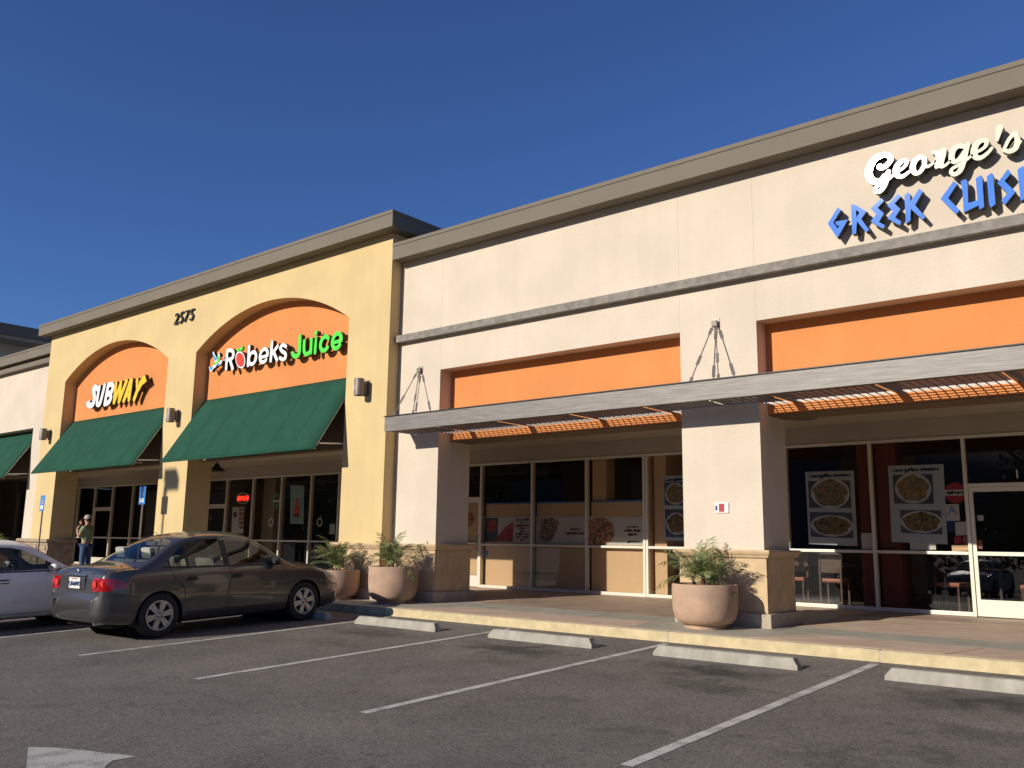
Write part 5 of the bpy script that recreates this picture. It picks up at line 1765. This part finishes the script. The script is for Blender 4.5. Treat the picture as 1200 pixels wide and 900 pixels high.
def make_sedan(name, label, paint, group, plate_txt, plate_col):
    t = thing(name, label, 'car', (0, 0, 0), group)
    # ---- body shell
    yy = sorted(set([0, .012, .025, .04, .052, .062, .075, .09, .105, .13, .17, .22, .3] + [round(.36 + .055 * k, 4) for k in range(73)] + [4.40, 4.43, 4.455, 4.475, 4.495, 4.51, 4.522, LEN]))
    yy = [y for y in yy if y <= LEN]
    bm = bmesh.new()
    rows = []
    for y in yy:
        s = car_section(y)
        full = [(x, z) for x, z in s] + [(-x, z) for x, z in reversed(s[1:-1])]
        rows.append([bm.verts.new((x, y, z)) for x, z in full])
    k = len(rows[0])
    for i in range(len(rows) - 1):
        for j in range(k):
            j2 = (j + 1) % k
            bm.faces.new((rows[i][j], rows[i + 1][j], rows[i + 1][j2], rows[i][j2]))
    bm.faces.new(rows[0]); bm.faces.new(list(reversed(rows[-1])))
    bmesh.ops.triangulate(bm, faces=[f_ for f_ in bm.faces if len(f_.verts) > 4])
    bmesh.ops.recalc_face_normals(bm, faces=bm.faces[:])
    # cut lines
    for w in SIDE_WIN:
        knife(bm, w, 'side', lambda c_: abs(c_.x) > .4 and c_.z > .93)
    for w in (WSHIELD, RGLASS):
        full = w + [(-p[0], p[1]) for p in reversed(w[1:-1])]
        knife(bm, full, 'top', lambda c_: c_.z > .95)
    arch = {}
    for ax in (AX_R, AX_F):
        pl = [(ax + .362 * math.cos(a), .30 + .362 * math.sin(a)) for a in [-.45 + (PI + .9) * q / 26 for q in range(27)]]
        arch[ax] = pl
        knife(bm, pl, 'side', lambda c_: abs(c_.x) > .45 and c_.z < .8)
    lamp_r = [(-.02, .690), (-.02, .868), (.10, .872), (.36, .835), (.50, .785), (.44, .73), (.15, .695)]
    knife(bm, lamp_r, 'side', lambda c_: abs(c_.x) > .36 and c_.y < .55 and c_.z > .6)
    for xx in (-.47, .47):
        fs = [f_ for f_ in bm.faces if f_.calc_center_median().y < .2 and .6 < f_.calc_center_median().z < .93]
        bmesh.ops.bisect_plane(bm, geom=list({v for f_ in fs for v in f_.verts}) + list({e for f_ in fs for e in f_.edges}) + fs, dist=1e-5, plane_co=(xx, 0, 0), plane_no=(1, 0, 0))
    lamp_f = [(4.02, .755), (4.20, .735), (4.40, .655), (4.47, .60), (4.44, .545), (4.30, .555), (4.10, .64)]
    knife(bm, lamp_f, 'side', lambda c_: abs(c_.x) > .3 and c_.y > 3.9)
    bm.normal_update()
    parts = {}
    wfull = WSHIELD + [(-p[0], p[1]) for p in reversed(WSHIELD[1:-1])]
    rfull = RGLASS + [(-p[0], p[1]) for p in reversed(RGLASS[1:-1])]
    for f_ in bm.faces:
        c_ = f_.calc_center_median()
        key = 'body'
        if c_.z > .95 and in_poly((c_.x, c_.y), wfull) and f_.normal.z > .2: key = 'windshield'
        elif c_.z > .95 and in_poly((c_.x, c_.y), rfull) and f_.normal.z > .2: key = 'rear_window'
        elif abs(c_.x) > .45 and c_.z > .93 and abs(f_.normal.x) > .4:
            for i, w in enumerate(SIDE_WIN):
                if in_poly((c_.y, c_.z), w): key = 'win%d%s' % (i, 'r' if c_.x > 0 else 'l')
        if key == 'body' and abs(c_.x) > .52 and c_.z < .8:
            for ax in (AX_R, AX_F):
                if in_poly((c_.y, c_.z), arch[ax]) or (math.hypot(c_.y - ax, c_.z - .30) < .36): key = 'drop'
        if key == 'body' and abs(c_.x) > .47 and c_.y < .5 and in_poly((c_.y, c_.z), lamp_r): key = 'tail_' + ('r' if c_.x > 0 else 'l')
        if key == 'body' and abs(c_.x) > .36 and c_.y > 4.0 and in_poly((c_.y, c_.z), lamp_f): key = 'head_' + ('r' if c_.x > 0 else 'l')
        parts.setdefault(key, []).append(f_)
    body = bm_part(bm, 'body', parts['body'], MAT[paint], t)
    bm_part(bm, 'windshield', parts['windshield'], MAT['car_glass'], t)
    bm_part(bm, 'rear_window', parts['rear_window'], MAT['car_glass'], t)
    for key, fs in parts.items():
        if key.startswith('win') and key != 'windshield':
            bm_part(bm, 'side_window', fs, MAT['car_glass'], t)
        if key.startswith('tail_'):
            tl = bm_part(bm, 'tail_light', fs, MAT['tail_red'], t, .004)
            s = 1 if key.endswith('r') else -1
            for (x, rr) in ((.535, .052), (.66, .058)):
                y_ = .03
                for q in range(60):
                    sec = car_section(y_)
                    if car_x(y_, .78) >= x: break
                    y_ += .004
                obj('lens', MB().lathe([(.001, -.012), (rr * .6, -.010), (rr, 0), (rr, .02)], 20, (s * x, y_ + .010, .782), 'y'), MAT['tail_round'], tl, True)
        if key.startswith('head_'):
            hl = bm_part(bm, 'headlight', fs, MAT['clearlens'], t, .004)
    bm.free()
    # amber corner of the headlights
    for s in (1, -1):
        m = strip([(4.10, .665), (4.20, .665), (4.28, .645)], .055, .008)
        obj('corner_lamp', m if s > 0 else mirror(m), MAT['amber'], t)
    # seams, mouldings, window surrounds
    seams = [[(2.115, .28), (2.115, .6), (2.195, .94)], [(3.28, .30), (3.30, .5), (3.24, .75), (3.17, .93)], [(1.30, .36), (1.40, .50), (1.36, .7), (1.22, .80), (1.16, .95)], [(2.115, .27), (3.28, .27)], [(2.115, .27), (1.42, .29)],
             [(3.66, .80), (4.02, .755)], [(0.02, .63), (.45, .64), (.62, .60)], [(3.92, .60), (4.2, .56), (4.44, .53)], [(.44, .80), (.6, .945)]]
    for pts in seams:
        m = strip(pts, .010, .0025)
        for s in (1, -1):
            obj('panel_seam', m if s > 0 else mirror(m), MAT['trim'], body)
    for pts, w in (([(1.42, .50), (2.09, .495)], .03), ([(2.14, .495), (3.22, .49)], .03)):
        m = strip(pts, w, .009)
        for s in (1, -1):
            obj('side_moulding', m if s > 0 else mirror(m), MAT[paint], body)
    m = strip([(1.06, .985), (1.45, .972), (2.2, .955), (3.17, .945)], .022, .006)
    for s in (1, -1):
        obj('belt_trim', m if s > 0 else mirror(m), MAT['trim'], body)
    for a, b in ((2.065, 2.165), (1.428, 1.468)):
        m = strip([((a + b) / 2, .975), ((a + b) / 2, 1.30), ((a + b) / 2, 1.345 if a > 2 else 1.28)], b - a, .004)
        for s in (1, -1):
            obj('window_pillar', m if s > 0 else mirror(m), MAT['trim'], body)
    # door handles
    for y_ in (2.27, 1.50):
        for s in (1, -1):
            x_ = car_x(y_, .80)
            h_ = obj('door_handle', MB().bbox(s * (x_ + .022) - .012, s * (x_ + .022) + .012, y_ - .09, y_ + .09, .785, .815, .008), MAT['trim'] if paint == 'paint_grey' else MAT[paint], t, True)
            obj('handle_recess', MB().bbox(s * (x_ + .0) - .004, s * (x_ + .0) + .004, y_ - .07, y_ + .07, .765, .835, .002), MAT['trim'], h_)
    # mirrors
    for s in (1, -1):
        y_ = 2.98
        x_ = car_x(3.02, .96)
        mi = obj('mirror', MB().ball((s * (x_ + .10), y_, 1.0), .10, .06, .065, 14, 10), MAT[paint] if paint == 'paint_silver' else MAT['trim'], t, True)
        obj('mirror_arm', MB().bbox(min(s * x_, s * (x_ + .06)) - .01, max(s * x_, s * (x_ + .06)) + .01, y_ - .02, y_ + .04, .945, .975, .006), MAT['trim'], mi)
        obj('mirror_glass', MB().disc((s * (x_ + .10), y_ - .061, 1.0), .075, 'y', 16, 0, .62), MAT['chrome'], mi)
    # rear details
    obj('plate_surround', MB().bbox(-.27, .27, .045, .075, .70, .88, .02), MAT[paint], t)
    pl = obj('licence_plate', MB().bbox(-.155, .155, .034, .0445, .715, .868, .004), MAT['paper'], t)
    text(pl, plate_txt, 0, .752, .0325, .092, 'ink', .001, .002, 0, align='c')
    obj('plate_band', MB().box(-.08, .08, .0325, .0338, .845, .858), MAT['redink'], pl)
    obj('chrome_strip', MB().bbox(-.28, .28, .052, .07, .885, .912, .008), MAT['chrome'], t)
    em = obj('emblem', MB().lathe([(.05, 0), (.04, -.006), (.034, 0)], 20, (0, .070, .94), 'y'), MAT['chrome'], t, True)
    obj('emblem_bar', MB().box(-.02, .02, .062, .068, .934, .946), MAT['chrome'], em)
    for x0_, x1_ in ((.30, .44), (-.44, -.30)):
        obj('badge', MB().bbox(x0_, x1_, .078, .084, .925, .942, .003), MAT['chrome'], t)
    obj('bumper_seam', MB().box(-.60, .60, .046, .058, .628, .640), MAT['trim'], t)
    obj('trunk_seam', MB().tube([(.70, .12, .948), (.725, .45, .985), (.70, .68, 1.0)], .005, 5).tube([(-.70, .12, .948), (-.725, .45, .985), (-.70, .68, 1.0)], .005, 5), MAT['trim'], t)
    obj('exhaust', MB().tube([(.52, .08, .255), (.52, .4, .26)], .028, 12), MAT['chrome'], t, True)
    obj('antenna', MB().tube([(.0, 1.46, 1.415), (.0, 1.30, 1.50)], [.005, .003], 6), MAT['trim'], t, True)
    # front grille and lower opening
    obj('grille', MB().bbox(-.42, .42, 4.47, 4.50, .585, .66, .02), MAT['trim'], t)
    obj('lower_grille', MB().bbox(-.40, .40, 4.49, 4.525, .30, .42, .02), MAT['trim'], t)
    # under body, wheel wells
    obj('underbody', MB().box(-.62, .62, .35, 4.2, .17, .30), MAT['under'], t)
    for ax in (AX_R, AX_F):
        for s in (1, -1):
            m = MB()
            n = 24
            x0_, x1_ = s * .50, s * (car_x(ax + .4, .35) - .012)
            for q in range(n + 1):
                a = -.35 + (PI + .7) * q / n
                for x in (x0_, x1_):
                    m.v.append((x, ax + .372 * math.cos(a), .30 + .372 * math.sin(a)))
            for q in range(n):
                m.f.append((2 * q, 2 * q + 1, 2 * q + 3, 2 * q + 2)); m.m.append(0)
            b = len(m.v)
            m.v += [(x0_, ax + .372 * math.cos(a), .30 + .372 * math.sin(a)) for a in [2 * PI * q / 24 for q in range(24)]]
            m.f.append(tuple(range(b, b + 24))); m.m.append(0)
            obj('wheel_well', m, MAT['under'], t, 'all')
    # wheels
    for ax in (AX_R, AX_F):
        for s in (1, -1):
            xo = .735
            tw = .19
            c_ = (s * xo, ax, WR)
            ty = obj('wheel', MB().lathe([(.205, tw / 2 * .78), (.235, tw / 2), (.29, tw / 2), (.309, tw / 2 * .86), (WR, tw / 2 * .6), (WR, -tw / 2 * .6), (.309, -tw / 2 * .86), (.29, -tw / 2), (.205, -tw / 2 * .8)], 40, c_, 'x'), MAT['rubber'], t, True)
            dish = s * (tw / 2 - .045)
            obj('rim_dish', MB().lathe([(.001, dish), (.19, dish), (.21, s * tw / 2 * .7)], 36, c_, 'x'), MAT['under'], ty)
            cv = MB().lathe([(.212, s * tw / 2 * .70), (.212, s * (tw / 2 + .004)), (.196, s * (tw / 2 + .006)), (.180, s * tw / 2 * .70)], 40, c_, 'x', close=True)
            cv.lathe([(.001, s * (tw / 2 + .008)), (.045, s * (tw / 2 + .006)), (.062, s * tw / 2 * .9), (.062, dish)], 24, c_, 'x')
            for q in range(6):
                for dlt in (-.13, .13):
                    a = 2 * PI * q / 6 + dlt * 1.0 + .2
                    a0 = 2 * PI * q / 6 + dlt * 1.7 + .2
                    d0 = Vector((0, math.cos(a0), math.sin(a0))); d1 = Vector((0, math.cos(a), math.sin(a)))
                    tn = Vector((0, -math.sin(a), math.cos(a))) * .017
                    cc = Vector(c_)
                    xo_ = Vector((s * tw / 2 * 1.0, 0, 0)); xi_ = Vector((dish, 0, 0))
                    p_in, p_out = cc + d0 * .055, cc + d1 * .198
                    v = [p_in + tn + xo_, p_in - tn + xo_, p_out - tn * 1.2 + xo_, p_out + tn * 1.2 + xo_]
                    v += [p - xo_ + xi_ for p in v]
                    cv.add(v, [(0, 1, 2, 3), (0, 4, 5, 1), (1, 5, 6, 2), (2, 6, 7, 3), (3, 7, 4, 0)])
            obj('wheel_cover', cv, MAT['rim'], ty)
            obj('lug_nuts', MB().add([], []).lathe([(.001, 0), (.012, 0), (.012, s * .012), (.001, s * .012)], 8, (s * (xo + tw / 2 + .002), ax, WR + .03), 'x').lathe([(.001, 0), (.012, 0), (.012, s * .012), (.001, s * .012)], 8, (s * (xo + tw / 2 + .002), ax + .028, WR - .012), 'x').lathe([(.001, 0), (.012, 0), (.012, s * .012), (.001, s * .012)], 8, (s * (xo + tw / 2 + .002), ax - .028, WR - .012), 'x'), MAT['trim'], ty)
    # cabin
    obj('cabin_floor', MB().box(-.72, .72, .9, 3.5, .31, .36), MAT['under'], t)
    obj('parcel_shelf', MB().box(-.62, .62, .72, 1.25, .90, .94), MAT['trim'], t)
    obj('dashboard', MB().bbox(-.68, .68, 2.95, 3.4, .60, .93, .05), MAT['trim'], t)
    for (x, y_, nm, w) in ((.37, 2.15, 'front_seat', .25), (-.37, 2.15, 'front_seat', .25), (.36, 1.22, 'rear_seat', .33), (-.36, 1.22, 'rear_seat', .33)):
        st_ = obj(nm, MB().bbox(x - w, x + w, y_, y_ + .52, .37, .56, .05), MAT['seat_cloth'], t, True)
        bk = MB().bbox(x - w, x + w, -.06, .06, 0, .56, .05)
        bk.v = [(p[0], y_ + .04 + p[1] - p[2] * .30, .52 + p[2]) for p in bk.v]
        obj('seat_back', bk, MAT['seat_cloth'], st_, True)
        hd = MB().bbox(x - .13, x + .13, -.05, .05, 0, .17, .045)
        hd.v = [(p[0], y_ - .15 + p[1] - p[2] * .2, 1.095 + p[2]) for p in hd.v]
        obj('headrest', hd, MAT['seat_cloth'], st_, True)
    sw = MB().lathe([(.18 + .013 * math.cos(a), .013 * math.sin(a)) for a in [2 * PI * q / 8 for q in range(8)]], 24, (0, 0, 0), 'y', close=True)
    sw.v = [(p[0] - .37, 2.84 + p[1] * .9 + p[2] * .35, .92 + p[2] * .93) for p in sw.v]
    obj('steering_wheel', sw, MAT['trim'], t, True)
    # overhangs: tail pulled in, nose drawn out
    def warp(y):
        if y < .62: return .62 - (.62 - y) * .78
        if y > 3.98: return 3.98 + (y - 3.98) * 1.13
        return y

    def walk(o):
        for ch in o.children:
            if ch.type == 'MESH' and ch.name.split('.')[0] not in ('wheel', 'wheel_well', 'rim_dish', 'wheel_cover', 'lug_nuts'):
                oy = ORIGIN[ch.name][1]
                for v in ch.data.vertices: v.co.y = warp(v.co.y + oy) - oy
                ch.data.update()
            walk(ch)
    walk(t)
    return t


def place_car(t, x, y, heading, yref=AX_R):
    """put the rear axle at (x, y); the car stands on the sloping lot"""
    tilt = math.atan(SLOPE)
    R_ = Matrix.Rotation(heading, 4, 'Z')
    R_ = Matrix.Rotation(tilt, 4, 'X') @ R_
    off = R_ @ Vector((0, yref, 0))
    t.matrix_world = Matrix.Translation(Vector((x, y, lot_z(y) + .002)) - off) @ R_


car1 = make_sedan('parked_sedan', 'dark grey four door sedan parked nose in beside the empty stalls', 'paint_grey', None, '5JDV950', 'paper')
place_car(car1, -12.94, 6.77, math.radians(2.2))
car2 = make_sedan('silver_sedan', 'silver white sedan parked nose in next to the dark grey sedan', 'paint_silver', None, '6TRV210', 'paper')
place_car(car2, -15.52, 4.42, math.radians(1.0))
car2.scale = (1, 1, .93)

# row of cars across the aisle, seen only as reflections in the shop glass
for i, (src, x, hd) in enumerate(((car1, -5.9, 180), (car2, -8.6, 0), (car1, -11.3, 0), (car2, -14.0, 180))):
    c_ = copy_tree(src)
    tag(c_, ['dark grey sedan across the aisle facing away from the shops', 'silver white sedan across the aisle facing the shops', 'dark grey sedan across the aisle facing the shops', 'silver white sedan across the aisle facing away from the shops'][i], 'car', 'cars parked across the aisle')
    place_car(c_, x, -9.5, math.radians(hd + 1.5))

# ------------------------------------------------------------------ man in a cap
def skin_obj(name, verts, edges, radii, m, parent, sub=2):
    me = bpy.data.meshes.new(name)
    me.from_pydata(verts, edges, [])
    me.materials.append(m)
    o = bpy.data.objects.new(name, me)
    COL.objects.link(o)
    o.parent = parent
    sk = o.modifiers.new('skin', 'SKIN')
    sk.use_smooth_shade = True
    for i, v in enumerate(me.skin_vertices[0].data):
        r_ = radii[i]
        v.radius = r_ if isinstance(r_, tuple) else (r_, r_)
        v.use_root = (i == 0)
    sm = o.modifiers.new('smooth', 'SUBSURF'); sm.levels = sub; sm.render_levels = sub
    ORIGIN[o.name] = (0, 0, 0)
    return o


MAT['skin'] = mat('tanned_skin', (.42, .22, .14), .55, var=.08)
MAT['shirt'] = mat('sage_green_cotton', (.20, .25, .13), .9, var=.12, scale=9)
MAT['jeans'] = mat('blue_denim', (.045, .08, .17), .9, var=.2, scale=14)
MAT['cap'] = mat('maroon_cap_cloth', (.18, .035, .03), .85, var=.1)
MAT['cap2'] = mat('pale_cap_cloth', (.42, .40, .36), .85, var=.1)
MAT['hair'] = mat('dark_brown_hair', (.03, .02, .014), .8, var=.2)
man = thing('person', 'man in cap, green T-shirt and jeans, one hand raised to his face', 'person', (0, 0, 0))
# local frame: faces -Y, +X is his left
hip = .86
body_v = [(0, 0, .90), (0, .0, 1.08), (0, .01, 1.26), (0, .01, 1.36), (0, -.005, 1.45), (0, -.03, 1.56), (0, -.035, 1.62),      # 0-6 spine, neck, head
          (.17, .01, 1.34), (.23, -.10, 1.09), (.13, -.24, 1.30), (.07, -.215, 1.42),                                           # 7-10 left arm up to the face
          (-.17, .01, 1.34), (-.22, -.06, 1.09), (-.20, -.30, 1.14), (-.20, -.39, 1.20),                                        # 11-14 right arm forward
          (.09, 0, .84), (.10, -.02, .47), (.10, .02, .09), (.10, -.12, .045), (-.09, 0, .84), (-.10, .03, .47), (-.10, .05, .09), (-.10, -.09, .045)]
body_e = [(0, 1), (1, 2), (2, 3), (3, 4), (4, 5), (5, 6), (3, 7), (7, 8), (8, 9), (9, 10), (3, 11), (11, 12), (12, 13), (13, 14), (0, 15), (15, 16), (16, 17), (17, 18), (0, 19), (19, 20), (20, 21), (21, 22)]
body_r = [(.15, .11), (.14, .11), (.16, .115), (.13, .095), .055, (.078, .095), (.07, .085), .06, .045, .036, .03, .06, .045, .036, .03, .082, .06, .042, .04, .082, .06, .042, .04]
body = skin_obj('body', body_v, body_e, body_r, MAT['skin'], man)
shirt_v = [(0, 0, .88), (0, 0, 1.08), (0, .01, 1.26), (0, .01, 1.37), (.175, .01, 1.345), (.215, -.06, 1.18), (-.175, .01, 1.345), (-.21, -.03, 1.18)]
skin_obj('t_shirt', shirt_v, [(0, 1), (1, 2), (2, 3), (3, 4), (4, 5), (3, 6), (6, 7)], [(.175, .14), (.165, .145), (.178, .135), (.145, .11), .085, .078, .085, .078], MAT['shirt'], man)
skin_obj('jeans', [(0, 0, .90), (.092, 0, .82), (.10, -.02, .47), (.10, .02, .10), (-.092, 0, .82), (-.10, .03, .47), (-.10, .05, .10)], [(0, 1), (1, 2), (2, 3), (0, 4), (4, 5), (5, 6)], [(.165, .125), .105, .082, .072, .105, .082, .072], MAT['jeans'], man)
for s, y0_ in ((.10, .02), (-.10, .05)):
    sh = MB().ball((s, y0_ - .06, .045), .05, .14, .05, 12, 8)
    o = obj('shoe', sh, MAT['rubber'], man, True)
# hands: palm, four fingers and a thumb, the left one holding a phone to the face
def hand(wrist, d, side, name, curl):
    w = Vector(wrist); d = Vector(d).normalized(); s = Vector(side).normalized(); nrm = d.cross(s).normalized()
    v, e, r_ = [tuple(w), tuple(w + d * .075)], [(0, 1)], [(.026, .018), (.036, .016)]
    for k, (o_, ln) in enumerate(((-.030, .062), (-.010, .072), (.011, .068), (.030, .052))):
        b = len(v)
        p = w + d * .08 + s * o_
        q1 = p + d * ln * .5 + nrm * curl * .01
        q2 = q1 + d * ln * .4 * (1 - curl * .4) + nrm * curl * .025
        v += [tuple(p), tuple(q1), tuple(q2)]; e += [(1, b), (b, b + 1), (b + 1, b + 2)]; r_ += [.0095, .009, .008]
    b = len(v)
    v += [tuple(w + d * .03 - s * .03), tuple(w + d * .06 - s * .055 + nrm * .01), tuple(w + d * .09 - s * .06 + nrm * .018)]
    e += [(0, b), (b, b + 1), (b + 1, b + 2)]; r_ += [.012, .0105, .009]
    skin_obj(name, v, e, r_, MAT['skin'], man, 1)


hand((.07, -.215, 1.42), (-.15, .10, 1.0), (0, -1, .1), 'hand', 1.0)
hand((-.20, -.39, 1.20), (0, -.75, .6), (1, 0, 0), 'hand', .9)
face = obj('nose', MB().ball((0, -.128, 1.555), .014, .022, .022, 8, 6), MAT['skin'], man, True)
for s in (-1, 1):
    obj('eye', MB().ball((s * .032, -.112, 1.592), .011, .008, .007, 8, 6), MAT['black'], man, True)
    obj('ear', MB().ball((s * .082, -.02, 1.57), .012, .022, .032, 8, 6), MAT['skin'], man, True)
obj('mouth', MB().ball((0, -.118, 1.515), .025, .008, .006, 8, 6), MAT['redink'], man, True)
obj('hair', MB().ball((0, -.012, 1.60), .092, .102, .085, 16, 10), MAT['hair'], man, True)
obj('cap', MB().lathe([(.104, 1.605), (.105, 1.64), (.092, 1.685), (.06, 1.715), (.001, 1.725)], 20, (0, -.022, 0)), MAT['cap2'], man, True)
obj('cap_brim', MB().add([(.10 * math.cos(a), -.05 - (.15 if True else 0) * math.sin(a), 1.618 - .012 * math.sin(a)) for a in [PI * k / 12 for k in range(13)]] + [(.10 * math.cos(a), -.05 - .15 * math.sin(a), 1.606 - .012 * math.sin(a)) for a in [PI * k / 12 for k in range(13)]],
    [tuple(range(13)), tuple(reversed(range(13, 26)))] + [(k, k + 13, k + 14, k + 1) for k in range(12)]), MAT['cap'], man)
obj('phone', MB().bbox(.03, .07, -.20, -.19, 1.47, 1.60, .004), MAT['black'], man)
man.location = (-26.15, 12.2, walk_z(12.2))
man.rotation_euler = (0, 0, math.radians(-62))

# ------------------------------------------------------------------ across the lot: what the shop glass mirrors
MAT['leaf'] = mat('tree_leaf_green', (.05, .075, .025), .7, var=.4, scale=.8, var2=(.10, .13, .04))
MAT['bark'] = mat('brown_bark', (.10, .07, .045), .9, var=.3, scale=8)
MAT['hillmat'] = mat('hazy_hill_scrub', (.16, .17, .17), .95, var=.2, scale=.02)


def tree(x, y, h, cr, seed, label):
    rnd = random.Random(seed)
    zg = lot_z(y)
    t = thing('tree', label, 'tree', (x, y, zg), 'trees across the parking lot')
    tr = MB().tube([(x, y, zg - .1), (x + rnd.uniform(-.2, .2), y, zg + h * .35), (x + rnd.uniform(-.4, .4), y + rnd.uniform(-.3, .3), zg + h * .8)], [.22, .16, .05], 8)
    for k in range(6):
        a = rnd.uniform(0, 2 * PI); z = zg + h * rnd.uniform(.35, .6)
        tr.tube([(x, y, z), (x + math.cos(a) * cr * .6, y + math.sin(a) * cr * .6, z + h * .2)], [.08, .02], 6)
    obj('trunk', tr, MAT['bark'], t, True)
    m = MB()
    cl = []
    for k in range(26):
        a = rnd.uniform(0, 2 * PI); rr = cr * math.sqrt(rnd.random()); zz = rnd.uniform(-.9, .95)
        cl.append((x + rr * math.cos(a) * math.sqrt(max(.1, 1 - zz * zz)), y + rr * math.sin(a) * math.sqrt(max(.1, 1 - zz * zz)), zg + h * .66 + zz * h * .34, rnd.uniform(.5, 1.0) * cr * .45))
    for (cx, cy, cz, cr_) in cl:
        for k in range(190):
            d = Vector((rnd.gauss(0, 1), rnd.gauss(0, 1), rnd.gauss(0, 1))).normalized() * cr_ * rnd.random() ** .4
            p = Vector((cx, cy, cz)) + d
            u = Vector((rnd.gauss(0, 1), rnd.gauss(0, 1), rnd.gauss(0, 1))).normalized() * rnd.uniform(.14, .26)
            w = u.cross(Vector((rnd.gauss(0, 1), rnd.gauss(0, 1), rnd.gauss(0, 1)))).normalized() * rnd.uniform(.09, .15)
            b = len(m.v)
            m.v += [tuple(p - u), tuple(p + w), tuple(p + u), tuple(p - w)]
            m.f.append((b, b + 1, b + 2, b + 3)); m.m.append(0)
    obj('crown', m, MAT['leaf'], t)


for i in range(27):
    x = -300 + i * 13.2 + (i * 37 % 11) * .3
    tree(x, -34 - (i * 53 % 9), 7.5 + (i * 29 % 7) * .75, 4.6 + (i * 17 % 5) * .5, 100 + i, 'leafy green tree in the row across the parking lot')
m = MB()
n = 90
for i in range(n + 1):
    x = -3400 + 4600 * i / n
    hgt = 150 + 40 * math.sin(i * .37) + 18 * math.sin(i * .83 + 1) + 9 * math.sin(i * 1.9)
    for (yy_, zz_) in ((-420, -2), (-520, hgt * .45), (-680, hgt), (-900, -2)):
        m.v.append((x, yy_, zz_))
for i in range(n):
    for j in range(3):
        m.f.append((i * 4 + j, (i + 1) * 4 + j, (i + 1) * 4 + j + 1, i * 4 + j + 1)); m.m.append(0)
tag(obj('hills', m, MAT['hillmat'], smooth='all'), kind='structure')
